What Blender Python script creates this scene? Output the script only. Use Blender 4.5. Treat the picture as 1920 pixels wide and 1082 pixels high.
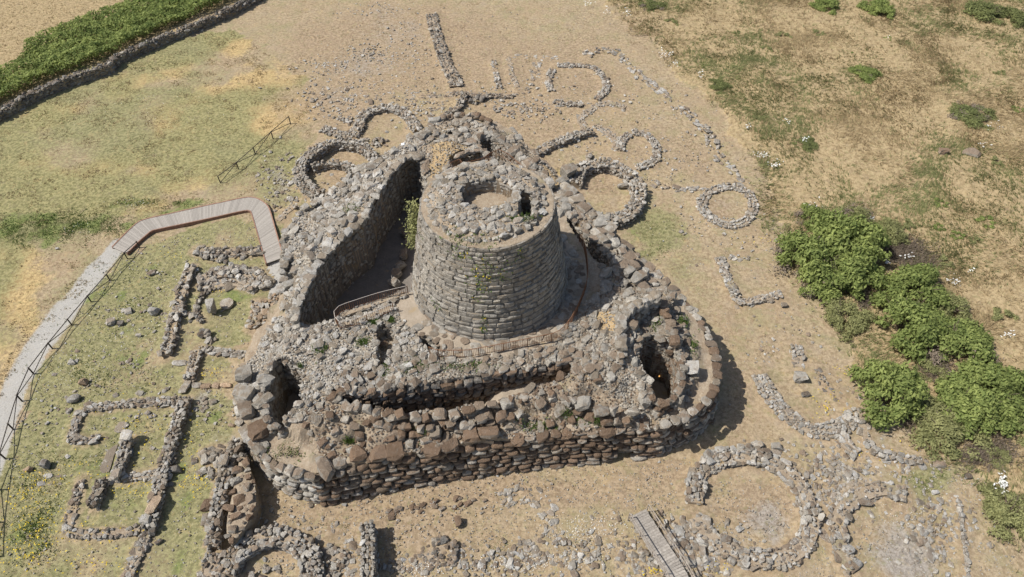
import bpy, bmesh, math, random
import numpy as np
from mathutils import Matrix, Euler, Vector

# ------------------------------------------------------------------ camera, light, exposure
F, PITCH, CAM = 1300.0, math.radians(48), np.array([0.0, -51.0, 57.0])     # focal length in 1920-wide pixels
SUN_EL, SUN_AZ = math.radians(54), math.radians(6)                        # shadows run towards +x, a little away
sc = bpy.context.scene
for o in list(bpy.data.objects): bpy.data.objects.remove(o)
cd = bpy.data.cameras.new('camera'); cam = bpy.data.objects.new('camera', cd); sc.collection.objects.link(cam)
cd.sensor_width = 36; cd.lens = F / 1920 * 36; cd.clip_end = 6000; cd.clip_start = .5
cam.location = CAM; cam.rotation_euler = (math.pi / 2 - PITCH, 0, 0); sc.camera = cam
w = bpy.data.worlds.new('World'); sc.world = w; w.use_nodes = True
nt = w.node_tree; sky = nt.nodes.new('ShaderNodeTexSky'); sky.sky_type = 'NISHITA'; sky.sun_disc = False
sky.sun_elevation = SUN_EL; sky.sun_rotation = math.radians(270) - SUN_AZ
sky.dust_density = 2.0
nt.links.new(sky.outputs[0], nt.nodes['Background'].inputs[0]); nt.nodes['Background'].inputs[1].default_value = 0.095
sd = bpy.data.lights.new('sun', 'SUN'); sd.energy = 4.7; sd.angle = math.radians(.53); sd.color = (1, .96, .90)
sun = bpy.data.objects.new('sun', sd); sc.collection.objects.link(sun)
sdir = Vector((math.cos(SUN_EL) * math.cos(SUN_AZ), math.cos(SUN_EL) * math.sin(SUN_AZ), -math.sin(SUN_EL)))
sun.rotation_euler = sdir.to_track_quat('-Z', 'Y').to_euler(); sun.location = (-40, 0, 80)
vs = sc.view_settings; vs.view_transform = 'Standard'; vs.look = 'None'; vs.exposure = 0.27; vs.gamma = 1
vs.use_curve_mapping = False
sc.render.engine = 'CYCLES'
sc.cycles.max_bounces = 4; sc.cycles.diffuse_bounces = 3

# ------------------------------------------------------------------ survey helpers
random.seed(7); R = np.random.RandomState(11)
FW = np.array([0, math.cos(PITCH), -math.sin(PITCH)]); UP = np.array([0, math.sin(PITCH), math.cos(PITCH)])
def P(px, py, h=0.0):
    """place surveyed on the photo at level h (metres) -> world"""
    d = FW + np.array([1, 0, 0]) * (px - 960) / F + UP * (541 - py) / F
    return CAM + d * ((h - CAM[2]) / d[2])
def J(x, y, z):
    v = np.stack([x - CAM[0], y - CAM[1], z - CAM[2]], -1); q = v @ FW
    return 960 + F * v[..., 0] / q, 541 - F * (v @ UP) / q
def U(a, b): return random.uniform(a, b)
def vnoise(x, y, s, seed=0, octv=3):
    out = 0; amp = 1; tot = 0
    for k in range(octv):
        g = np.random.RandomState(seed * 17 + k).rand(128, 128)
        u = x / s + 31.7; v = y / s + 57.3
        iu = np.floor(u).astype(int); iv = np.floor(v).astype(int); fu = u - iu; fv = v - iv
        fu = fu * fu * (3 - 2 * fu); fv = fv * fv * (3 - 2 * fv)
        a = g[iu % 128, iv % 128]; b = g[(iu + 1) % 128, iv % 128]; c = g[iu % 128, (iv + 1) % 128]; d = g[(iu + 1) % 128, (iv + 1) % 128]
        out = out + amp * ((a * (1 - fu) + b * fu) * (1 - fv) + (c * (1 - fu) + d * fu) * fv); tot += amp; amp *= .5; s *= .5
    return out / tot
def inpoly(x, y, poly):
    poly = np.asarray(poly)[:, :2]; r = np.zeros(np.shape(x), bool); n = len(poly)
    for i in range(n):
        x1, y1 = poly[i]; x2, y2 = poly[(i + 1) % n]
        if y1 == y2: continue
        c = ((y1 > y) != (y2 > y)) & (x < (x2 - x1) * (y - y1) / (y2 - y1) + x1)
        r ^= c
    return r

# ------------------------------------------------------------------ materials
MAT = {}
def mat(name, rough=.95):
    m = bpy.data.materials.new(name); m.use_nodes = True; MAT[name] = m
    b = m.node_tree.nodes['Principled BSDF']; b.inputs['Roughness'].default_value = rough
    b.inputs['Specular IOR Level'].default_value = .15
    return m, m.node_tree, b
class NB:
    def __init__(s, t): s.t = t
    def n(s, ty, **k):
        x = s.t.nodes.new(ty)
        for a, b in k.items(): setattr(x, a, b)
        return x
    def val(s, x, sock):
        if isinstance(x, (int, float)): sock.default_value = x
        elif isinstance(x, tuple): sock.default_value = (*x, 1) if len(x) == 3 and len(sock.default_value) == 4 else x
        else: s.t.links.new(x, sock)
    def pos(s): return s.n('ShaderNodeNewGeometry').outputs['Position']
    def noise(s, scale, det=3, rough=.6, vec=None, dist=0):
        x = s.n('ShaderNodeTexNoise'); x.inputs['Scale'].default_value = scale; x.inputs['Detail'].default_value = det
        x.inputs['Roughness'].default_value = rough; x.inputs['Distortion'].default_value = dist
        s.t.links.new(vec if vec is not None else s.pos(), x.inputs['Vector']); return x.outputs['Fac']
    def math(s, op, a, b=0.0, c=0.0):
        x = s.n('ShaderNodeMath', operation=op); s.val(a, x.inputs[0]); s.val(b, x.inputs[1]); s.val(c, x.inputs[2]); return x.outputs[0]
    def step(s, a, lo, hi):
        x = s.n('ShaderNodeMapRange', interpolation_type='SMOOTHSTEP'); s.val(a, x.inputs[0]); x.inputs[1].default_value = lo; x.inputs[2].default_value = hi
        return x.outputs[0]
    def mix(s, f, a, b, mode='MIX'):
        x = s.n('ShaderNodeMix', data_type='RGBA', blend_type=mode); s.val(f, x.inputs[0]); s.val(a, x.inputs[6]); s.val(b, x.inputs[7]); return x.outputs[2]
    def attr(s, name): return s.n('ShaderNodeAttribute', attribute_name=name)
    def bump(s, h, strength, dist, bsdf):
        x = s.n('ShaderNodeBump'); x.inputs['Strength'].default_value = strength; x.inputs['Distance'].default_value = dist
        s.t.links.new(h, x.inputs['Height']); s.t.links.new(x.outputs[0], bsdf.inputs['Normal'])
    def rnd(s):
        a = s.math('ADD', s.attr('rnd').outputs['Fac'], s.n('ShaderNodeObjectInfo').outputs['Random'])
        return s.math('FRACT', s.math('MULTIPLY', a, 7.31))

def stone_mat(name, dark, light, crust, crust_amt, warm=(.36, .31, .24)):
    m, t, b = mat(name); N = NB(t); r = N.rnd()
    col = N.mix(N.step(N.noise(.9, 3), .3, .7), dark, light)
    col = N.mix(N.math('MULTIPLY', r, .55), col, warm)
    blot = N.step(N.noise(3.2, 4, .7), .47, .62)                       # pale lichen
    col = N.mix(N.math('MULTIPLY', blot, .55), col, tuple(min(.62, c * 1.45) for c in light))
    nz = N.n('ShaderNodeSeparateXYZ'); t.links.new(N.n('ShaderNodeNewGeometry').outputs['Normal'], nz.inputs[0])
    cr = N.step(N.math('ADD', N.math('ADD', N.math('MULTIPLY', nz.outputs[2], .35), N.noise(1.6, 4, .7)), N.math('MULTIPLY', N.math('FRACT', N.math('MULTIPLY', r, 5.7)), .25)), .92 - crust_amt, 1.08 - crust_amt)
    col = N.mix(N.math('MULTIPLY', cr, .85), col, crust)               # earthy crust growing on tops
    sp = N.step(N.noise(9, 3, .8), .62, .70)
    col = N.mix(N.math('MULTIPLY', sp, .6), col, (.55, .52, .46))
    dk = N.step(N.noise(6.3, 4, .75), .36, .25)
    col = N.mix(N.math('MULTIPLY', N.step(N.noise(5.3, 4, .75), .60, .72), .55), col, tuple(c * .45 for c in dark))
    hv = N.math('MULTIPLY_ADD', N.math('FRACT', N.math('MULTIPLY', r, 13.7)), .3 if name == 'tower_stone' else .42, .82 if name == 'tower_stone' else .78)
    if name == 'tower_stone':                                          # long damp streaks and orange lichen fields
        mp = N.n('ShaderNodeMapping'); mp.inputs['Scale'].default_value = (.55, .55, .12); t.links.new(N.pos(), mp.inputs[0])
        col = N.mix(N.math('MULTIPLY', N.step(N.noise(1, 4, .7, mp.outputs[0]), .52, .66), .5), col, (.17, .155, .145)); col = N.mix(N.math('MULTIPLY', N.step(N.noise(.45, 4, .7), .55, .68), .35), col, (.36, .29, .19))
    col = N.mix(1.0, col, hv, 'MULTIPLY')
    t.links.new(col, b.inputs['Base Color'])
    N.bump(N.math('ADD', N.noise(4, 5, .8), N.math('MULTIPLY', N.noise(13, 3, .7), .6)), 1.0, .2, b)
    return m
stone_mat('grey_stone', (.27, .252, .222), (.43, .403, .352), (.25, .20, .145), .05)
stone_mat('tower_stone', (.255, .238, .208), (.41, .383, .335), (.27, .22, .16), .0, (.38, .335, .27))
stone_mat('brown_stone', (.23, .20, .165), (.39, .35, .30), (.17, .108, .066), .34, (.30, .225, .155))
stone_mat('mixed_stone', (.26, .238, .205), (.41, .38, .33), (.22, .16, .11), .14)
stone_mat('pale_stone', (.36, .34, .30), (.50, .475, .425), (.25, .2, .15), .02, (.42, .37, .29))
stone_mat('orange_stone', (.36, .24, .15), (.46, .34, .23), (.30, .22, .15), .05, (.45, .36, .27))
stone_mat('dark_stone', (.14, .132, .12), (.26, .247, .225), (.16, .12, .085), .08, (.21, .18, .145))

def soil_mat(name, a, b_, c, s=1.0, moss=(.13, .14, .05), mossamt=.3):
    m, t, b = mat(name); N = NB(t)
    col = N.mix(N.step(N.noise(1.1 * s, 4, .7), .35, .65), a, b_)
    col = N.mix(N.math('MULTIPLY', N.step(N.noise(6 * s, 4, .75), .5, .66), .7), col, c)
    col = N.mix(N.math('MULTIPLY', N.step(N.noise(.35 * s, 3, .6), .56, .68), mossamt), col, moss)
    col = N.mix(N.math('MULTIPLY', N.step(N.noise(.5, 3, .6), .60, .70), .5), col, (.36, .26, .13))
    t.links.new(col, b.inputs['Base Color'])
    N.bump(N.math('ADD', N.noise(4, 5, .75), N.noise(14, 3, .7)), .8, .09, b)
soil_mat('soil', (.26, .20, .14), (.34, .275, .20), (.42, .37, .29))
soil_mat('shade_toned_dirt', (.17, .15, .13), (.21, .185, .16), (.24, .21, .18), 1, mossamt=0)  # yard floor dirt, toned darker to carry the courtyard's shade
soil_mat('ochre_soil', (.36, .25, .13), (.42, .31, .17), (.40, .35, .27), 1, mossamt=0)
soil_mat('dirt_floor', (.32, .265, .20), (.38, .32, .25), (.29, .235, .175), 1, mossamt=0)
soil_mat('gravel', (.25, .24, .225), (.33, .31, .28), (.42, .40, .36), 2, mossamt=0)

def cobble_mat():
    m, t, b = mat('cobble_base'); N = NB(t)
    v = N.n('ShaderNodeTexVoronoi'); v.inputs['Scale'].default_value = 4.2; t.links.new(N.pos(), v.inputs['Vector'])
    h = N.n('ShaderNodeSeparateColor'); t.links.new(v.outputs['Color'], h.inputs[0])
    col = N.mix(h.outputs[0], (.32, .29, .24), (.48, .45, .39)); col = N.mix(N.step(v.outputs['Distance'], .35, .8), col, (.28, .23, .17))
    col = N.mix(N.step(N.noise(.8, 4, .7), .5, .62), col, (.27, .21, .145)); col = N.mix(N.math('MULTIPLY', N.step(N.noise(7, 4, .8), .52, .66), .6), col, (.45, .42, .37))
    t.links.new(col, b.inputs['Base Color'])
    N.bump(N.math('ADD', N.math('MULTIPLY', v.outputs['Distance'], -1.5), N.noise(8, 4, .75)), .9, .16, b)
cobble_mat()
def plain(name, a, b_, sc_=3, rough=.8, vary=.35, stretch=None, bump=.3):
    m, t, b = mat(name, rough); N = NB(t)
    v = None
    if stretch:
        mp = N.n('ShaderNodeMapping'); mp.inputs['Scale'].default_value = stretch; t.links.new(N.n('ShaderNodeTexCoord').outputs['Object'], mp.inputs[0]); v = mp.outputs[0]
    col = N.mix(N.step(N.noise(sc_, 4, .7, v), .35, .65), a, b_)
    col = N.mix(1.0, col, N.math('MULTIPLY_ADD', N.rnd(), vary, 1 - vary / 2), 'MULTIPLY')
    t.links.new(col, b.inputs['Base Color']); N.bump(N.noise(sc_ * 5, 3), bump, .02, b)
plain('board', (.27, .245, .215), (.36, .33, .29), 5, .85, .28, (1, 10, 1))
plain('edge_board', (.20, .115, .08), (.28, .17, .125), 4, .8)
plain('old_wood', (.24, .215, .185), (.35, .32, .28), 6, .9, .3)
plain('fence_wood', (.055, .045, .038), (.10, .085, .07), 6, .9, .3)
plain('rail_wood', (.22, .185, .15), (.33, .29, .245), 6, .9, .3)
plain('rust', (.13, .065, .035), (.24, .125, .07), 9, .85, .3)
plain('pale_metal', (.42, .38, .34), (.5, .45, .4), 9, .6, .3)
plain('white_paint', (.75, .75, .74), (.82, .82, .8), 9, .5, .1)
plain('bark', (.08, .062, .045), (.14, .11, .085), 8, .95)
plain('red_brick', (.35, .13, .07), (.45, .2, .12), 8, .95)
def leaf_mat(name, a, b_, trans=.25):
    m, t, b = mat(name, .75); N = NB(t)
    r = N.attr('rnd').outputs['Fac']
    col = N.mix(r, a, b_); col = N.mix(N.math('MULTIPLY', N.step(N.noise(.7, 2), .4, .65), .4), col, tuple(c * .7 for c in a))
    t.links.new(col, b.inputs['Base Color'])
    tr = N.n('ShaderNodeBsdfTranslucent'); t.links.new(col, tr.inputs[0]); mx = N.n('ShaderNodeMixShader'); mx.inputs[0].default_value = trans
    t.links.new(b.outputs[0], mx.inputs[1]); t.links.new(tr.outputs[0], mx.inputs[2])
    t.links.new(mx.outputs[0], t.nodes['Material Output'].inputs[0])
leaf_mat('leaf_green', (.15, .20, .06), (.40, .45, .15), .42)
leaf_mat('leaf_olive', (.19, .20, .085), (.42, .42, .19), .4)
leaf_mat('leaf_dark', (.12, .14, .055), (.29, .31, .12), .35)
leaf_mat('weed', (.08, .13, .03), (.16, .22, .06))
leaf_mat('dry_grass', (.27, .20, .11), (.46, .365, .21), .3)
leaf_mat('green_grass', (.17, .185, .075), (.32, .33, .15), .45)
leaf_mat('yellow_bloom', (.55, .38, .02), (.65, .5, .04), .1)
leaf_mat('white_bloom', (.7, .7, .66), (.8, .8, .76), .1)
leaf_mat('dry_twig', (.15, .12, .09), (.24, .195, .15), .1)

def ground_mat():
    m, t, b = mat('ground'); N = NB(t)
    s1 = N.n('ShaderNodeSeparateColor'); t.links.new(N.attr('m1').outputs['Color'], s1.inputs[0])
    s2 = N.n('ShaderNodeSeparateColor'); t.links.new(N.attr('m2').outputs['Color'], s2.inputs[0])
    n1, n2, n3, n4 = N.noise(.45, 5, .65), N.noise(2.4, 5, .75), N.noise(7.5, 4, .8), N.noise(.12, 4, .6)
    def mk(sock, amt=.9, lo=.32, hi=.68):
        j = N.math('MULTIPLY', N.math('SUBTRACT', N.math('ADD', N.math('MULTIPLY', n2, .6), N.math('MULTIPLY', n1, .4)), .5), amt)
        return N.step(N.math('ADD', sock, j), lo, hi)
    col = N.mix(N.step(n2, .38, .62), (.235, .175, .108), (.40, .315, .205))
    col = N.mix(N.math('MULTIPLY', N.step(n1, .5, .66), .5), col, (.34, .275, .20))
    col = N.mix(N.math('MULTIPLY', N.step(n4, .5, .62), .35), col, (.31, .225, .14))
    col = N.mix(N.math('MULTIPLY', N.step(N.noise(.33, 6, .75), .48, .62), .42), col, N.mix(n2, (.17, .165, .075), (.31, .28, .15)))
    och = N.mix(N.step(n2, .40, .60), (.31, .22, .10), (.52, .38, .18))
    col = N.mix(N.math('MULTIPLY', mk(s1.outputs[1], 1.3), .85), col, och)
    grn = N.mix(N.step(n2, .40, .60), (.125, .13, .055), (.275, .262, .125))
    col = N.mix(N.math('MULTIPLY', mk(s1.outputs[0], 1.4, .3, .8), .85), col, grn)
    lush = N.mix(N.step(n2, .38, .62), (.10, .14, .04), (.19, .22, .07))
    col = N.mix(N.math('MULTIPLY', mk(s2.outputs[0], 1.5), .85), col, lush)
    straw = N.mix(N.step(n2, .38, .62), (.25, .185, .10), (.41, .315, .18))
    col = N.mix(mk(s2.outputs[1]), col, straw)
    s3 = N.n('ShaderNodeSeparateColor'); t.links.new(N.attr('m3').outputs['Color'], s3.inputs[0])
    brn = N.mix(N.step(n2, .38, .62), (.215, .155, .10), (.37, .28, .185)); col = N.mix(N.math('MULTIPLY', mk(s3.outputs[0], 1.0), .85), col, brn)
    gry = N.mix(N.step(n2, .38, .62), (.205, .188, .17), (.35, .32, .285))
    col = N.mix(N.math('MULTIPLY', mk(s1.outputs[2], .9), .85), col, gry)
    pth = N.mix(N.step(n3, .38, .62), (.31, .295, .27), (.44, .425, .39))
    col = N.mix(mk(s2.outputs[2], 1.1, .36, .64), col, pth)
    # weeds, straw and trodden dirt in metre-sized patches, fine grit over all
    n5 = N.noise(1.3, 5, .8); n6 = N.noise(.8, 6, .8, None, .6)
    keep = N.math('SUBTRACT', 1.0, N.math('MULTIPLY', s2.outputs[2], .8))
    col = N.mix(N.math('MULTIPLY', N.math('MULTIPLY', N.step(n5, .53, .66), .5), keep), col, N.mix(n3, (.13, .14, .05), (.29, .28, .13)))
    col = N.mix(N.math('MULTIPLY', N.math('MULTIPLY', N.step(n6, .54, .68), .45), keep), col, (.43, .31, .16))
    col = N.mix(N.math('MULTIPLY', N.math('MULTIPLY', N.step(n6, .46, .34), .4), keep), col, (.21, .16, .115))
    col = N.mix(N.math('MULTIPLY', N.step(n3, .53, .66), .62), col, (.15, .125, .07))
    col = N.mix(N.math('MULTIPLY', N.step(N.noise(6.5, 5, .9), .58, .68), .5), col, (.56, .51, .43))
    col = N.mix(N.math('MULTIPLY', N.step(N.noise(.9, 6, .8), .55, .70), .4), col, (.20, .165, .095))
    t.links.new(col, b.inputs['Base Color'])
    N.bump(N.math('ADD', N.math('MULTIPLY', n2, .6), N.math('ADD', N.math('MULTIPLY', n3, .7), N.math('MULTIPLY', N.noise(18, 3, .7), .5))), .6, .11, b)
ground_mat()
def field_mat():
    m, t, b = mat('far_ground'); N = NB(t)
    col = N.mix(N.step(N.noise(.05, 6, .7), .38, .62), (.33, .25, .15), (.40, .32, .2))
    col = N.mix(N.step(N.noise(.02, 5, .7), .5, .62), col, (.16, .16, .07)); t.links.new(col, b.inputs['Base Color'])
field_mat()

# ------------------------------------------------------------------ mesh helpers
COL = sc.collection
def mesh_np(name, V, Fc, mats, rnd=None, smooth=False, midx=None):
    """V (n,3); Fc (m,3|4) int array"""
    me = bpy.data.meshes.new(name); V = np.asarray(V, np.float32); Fc = np.asarray(Fc, np.int32); k = Fc.shape[1]
    me.vertices.add(len(V)); me.vertices.foreach_set('co', V.ravel())
    me.loops.add(Fc.size); me.loops.foreach_set('vertex_index', Fc.ravel())
    me.polygons.add(len(Fc)); me.polygons.foreach_set('loop_start', np.arange(0, Fc.size, k, dtype=np.int32))
    me.polygons.foreach_set('loop_total', np.full(len(Fc), k, np.int32))
    me.polygons.foreach_set('use_smooth', np.full(len(Fc), smooth, bool))
    if midx is not None: me.polygons.foreach_set('material_index', np.asarray(midx, np.int32))
    for m in (mats if isinstance(mats, (list, tuple)) else [mats]): me.materials.append(MAT[m])
    if rnd is not None:
        a = me.attributes.new('rnd', 'FLOAT', 'POINT'); a.data.foreach_set('value', np.asarray(rnd, np.float32))
    me.update(calc_edges=True); me.validate()
    return me
def link(name, me, parent=None, loc=None):
    o = bpy.data.objects.new(name, me); COL.objects.link(o)
    if parent is not None: o.parent = parent
    if loc is not None: o.location = loc
    return o
def tag(o, label=None, cat=None, group=None, kind=None):
    if label: o['label'] = label
    if cat: o['category'] = cat; o['kind'] = kind or 'thing'
    if group: o['group'] = group
    if kind: o['kind'] = kind
    return o

# stone templates, unit size (about 1 x 1 x 1)
TM = {'block': [], 'slab': [], 'rock': [], 'round': [], 'ashlar': []}
def box_template(seed, p, jit):
    rs = np.random.RandomState(seed); bm = bmesh.new(); bmesh.ops.create_cube(bm, size=2)
    bmesh.ops.subdivide_edges(bm, edges=bm.edges[:], cuts=1, use_grid_fill=True)
    bmesh.ops.triangulate(bm, faces=bm.faces[:])
    V = np.array([v.co[:] for v in bm.verts]); Fc = np.array([[v.index for v in f.verts] for f in bm.faces]); bm.free()
    n = (np.abs(V) ** p).sum(1) ** (1 / p); V = V / n[:, None]
    c = rs.uniform(-jit, jit, (8, 3))                                         # skew whole corners
    for i in range(8):
        s = np.array([1 if i & 1 else -1, 1 if i & 2 else -1, 1 if i & 4 else -1]); wgt = np.clip((V * s + 1) / 2, 0, 1).prod(1)
        V = V + wgt[:, None] * c[i]
    V += rs.normal(0, jit * .18, V.shape)
    return V * .5, Fc
def hull_template(seed, n, flat=1.0):
    rs = np.random.RandomState(seed); q = rs.normal(size=(n, 3)); q /= np.linalg.norm(q, axis=1)[:, None]
    q = np.sign(q) * np.abs(q) ** .55 * rs.uniform(.82, 1.0, (n, 1)); q /= 1.08
    q *= [1, rs.uniform(.8, 1), flat]
    bm = bmesh.new(); [bm.verts.new(c * .55) for c in q]
    r = bmesh.ops.convex_hull(bm, input=bm.verts[:]); bmesh.ops.delete(bm, geom=[v for v in bm.verts if not v.link_faces], context='VERTS')
    bmesh.ops.triangulate(bm, faces=bm.faces[:]); bm.verts.index_update()
    V = np.array([v.co[:] for v in bm.verts]); Fc = np.array([[v.index for v in f.verts] for f in bm.faces]); bm.free()
    return V, Fc
for i in range(10):
    TM['block'].append(box_template(i, 4.2, .36)); TM['slab'].append(box_template(40 + i, 3.6, .3))
    TM['rock'].append(hull_template(80 + i, 17)); TM['round'].append(box_template(120 + i, 3.1, .5)); TM['ashlar'].append(box_template(160 + i, 8, .09))
SMOOTH = {'block': False, 'slab': True, 'rock': False, 'round': False, 'ashlar': False}
TMESH = {}
def tmesh(kind, i, m):
    k = (kind, i, m)
    if k not in TMESH: TMESH[k] = mesh_np('stone_' + kind, *TM[kind][i], m, smooth=SMOOTH[kind])
    return TMESH[k]

WALLPTS = []
class Thing:
    """an Empty at the base of the thing with its parts below it; loose stones are gathered, then split into parts"""
    def __init__(s, name, label, cat, loc, group=None, parent=None):
        s.loc = np.array([float(loc[0]), float(loc[1]), float(loc[2]) if len(loc) > 2 else 0.0])
        s.e = bpy.data.objects.new(name, None); COL.objects.link(s.e); s.e.location = s.loc; s.e.empty_display_size = .3
        tag(s.e, label, cat, group); s.st = []
    def part(s, name, V, Fc, m, parent=None, rnd=None, smooth=False, kind=None, label=None, midx=None):
        o = link(name, mesh_np(name, np.asarray(V) - s.loc, Fc, m, rnd, smooth, midx), parent or s.e); tag(o, label, kind=kind)
        return o
    def stone(s, kind, pos, rot, scl, m):
        s.st.append((kind, random.randrange(10), np.array(pos), rot, scl, m))
    def finish(s, pname='stone', minsize=.5, limit=300, stuffname=None):
        st = s.st
        def sz(q):
            a = sorted(q[4]); return a[2] * a[1]
        st.sort(key=lambda q: -sz(q)); k = 0
        while k < len(st) and k < limit and sorted(st[k][4])[2] >= minsize: k += 1
        for q in st[:k]:
            o = bpy.data.objects.new(pname, tmesh(q[0], q[1], q[5])); COL.objects.link(o); o.parent = s.e
            o.matrix_basis = Matrix.LocRotScale(Vector(q[2] - s.loc), Euler(q[3]), Vector(q[4]))
        rest = st[k:]
        if rest: join_stones(stuffname or ('small_' + pname + 's'), rest, s.loc, s.e)
        s.st = []; return s.e
def join_stones(name, rest, loc, parent):
    mats = sorted({q[5] for q in rest}); Vs = []; Fs = []; rn = []; mi = []; base = 0
    for q in rest:
        V, Fc = TM[q[0]][q[1]]; M = np.array(Euler(q[3]).to_matrix())
        Vs.append((V * np.array(q[4])) @ M.T + q[2] - loc); Fs.append(Fc + base); base += len(V)
        rn.append(np.full(len(V), random.random())); mi.append(np.full(len(Fc), mats.index(q[5])))
    o = link(name, mesh_np(name, np.concatenate(Vs), np.concatenate(Fs), mats, np.concatenate(rn), False, np.concatenate(mi)), parent)
    o['kind'] = 'stuff'
    if parent is None: o.location = loc
    return o
def single(name, label, cat, kind, pos, size, rotz, m, tilt=(0, 0), group=None):
    """a loose stone: one thing, one mesh"""
    o = bpy.data.objects.new(name, tmesh(kind, random.randrange(10), m)); COL.objects.link(o)
    o.matrix_basis = Matrix.LocRotScale(Vector(pos), Euler((tilt[0], tilt[1], rotz)), Vector(size)); return tag(o, label, cat, group)

def path(pts, closed=False):
    """arclength lookup along a list of rows (x, y, extra...)"""
    A = np.asarray(pts, float)
    if closed: A = np.vstack([A, A[:1]])
    d = np.r_[0, np.cumsum(np.hypot(*(A[1:, :2] - A[:-1, :2]).T))]
    def at(s):
        s = min(max(s, 0), d[-1]); i = min(np.searchsorted(d, s, 'right') - 1, len(A) - 2); f = (s - d[i]) / max(1e-6, d[i + 1] - d[i])
        # smoothed tangent
        a = np.array([np.interp(s - .5, d, A[:, 0]), np.interp(s - .5, d, A[:, 1])]); b = np.array([np.interp(s + .5, d, A[:, 0]), np.interp(s + .5, d, A[:, 1])])
        t = b - a; t = t / max(1e-6, np.hypot(*t)); return A[i] * (1 - f) + A[i + 1] * f, t
    return at, d[-1]
def pick(m):
    if isinstance(m, str): return m
    return random.choice(m)
def smooth_px(pts, closed=False, n=4):
    A = np.asarray(pts, float); k = len(A); out = []
    for i in range(k if closed else k - 1):
        p0, p1, p2, p3 = A[(i - 1) % k if closed else max(i - 1, 0)], A[i], A[(i + 1) % k], A[(i + 2) % k if closed else min(i + 2, k - 1)]
        for j in range(n):
            t = j / n; out.append(.5 * ((2 * p1) + (-p0 + p2) * t + (2 * p0 - 5 * p1 + 4 * p2 - p3) * t * t + (-p0 + 3 * p1 - 3 * p2 + p3) * t ** 3))
    if not closed: out.append(A[-1])
    return np.array(out)
def courses(th, pts, side, batter=.12, ch=.5, ln=.9, dep=.7, m='grey_stone', kind='block', closed=False, rough=.06, ragged=.25, gap=.0, s0=0, s1=None, grow=.0, push=0.0, void=None):
    """dry courses of blocks down a wall face. pts rows (x, y, ztop, zbot) along its TOP edge; side: +1 = faces right of travel"""
    at, L = path(pts, closed); A = np.asarray(pts); zmin, zmax = A[:, 3].min(), A[:, 2].max(); z = zmin - .15; k = 0
    s1 = s1 or L
    while z < zmax:
        f = (z - zmin) / max(.1, zmax - zmin); h = ch * U(.88, 1.12) * (1 + grow * (.5 - f) * 2); s = s0 + U(-.5, .2) * ln
        while s < s1:
            l = ln * U(.6, 1.45) * (1 + grow * (.5 - f)); q, t = at(s + l / 2); n = np.array([t[1], -t[0]]) * side
            zt, zb = q[2], q[3]
            if z + h * .5 >= zb - .2 and z + h <= zt + U(-.6, .5) * ragged and random.random() >= gap:
                d = dep * U(.85, 1.2); off = push + batter * (zt - z - h / 2) - d / 2 + U(-1, 1) * rough
                xy = q[:2] + n * off
                if void is not None and abs(xy[0] - void[0]) < void[1] + l * .3 and z < void[2]: s += l; continue
                th.stone(kind, (xy[0], xy[1], z + h / 2 + U(-.3, .3) * rough), (U(-.08, .08) * rough * 12, U(-.5, .5) * rough, math.atan2(t[1], t[0]) + U(-1, 1) * rough), (l * 1.02, d, h * U(.94, 1.12)), pick(m))
            s += l
        z += h * .97
def tris_strip(V, Fc, a, b, c, d):
    i = len(V); V += [a, b, c, d]; Fc.append((i, i + 1, i + 2)); Fc.append((i, i + 2, i + 3))
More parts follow.
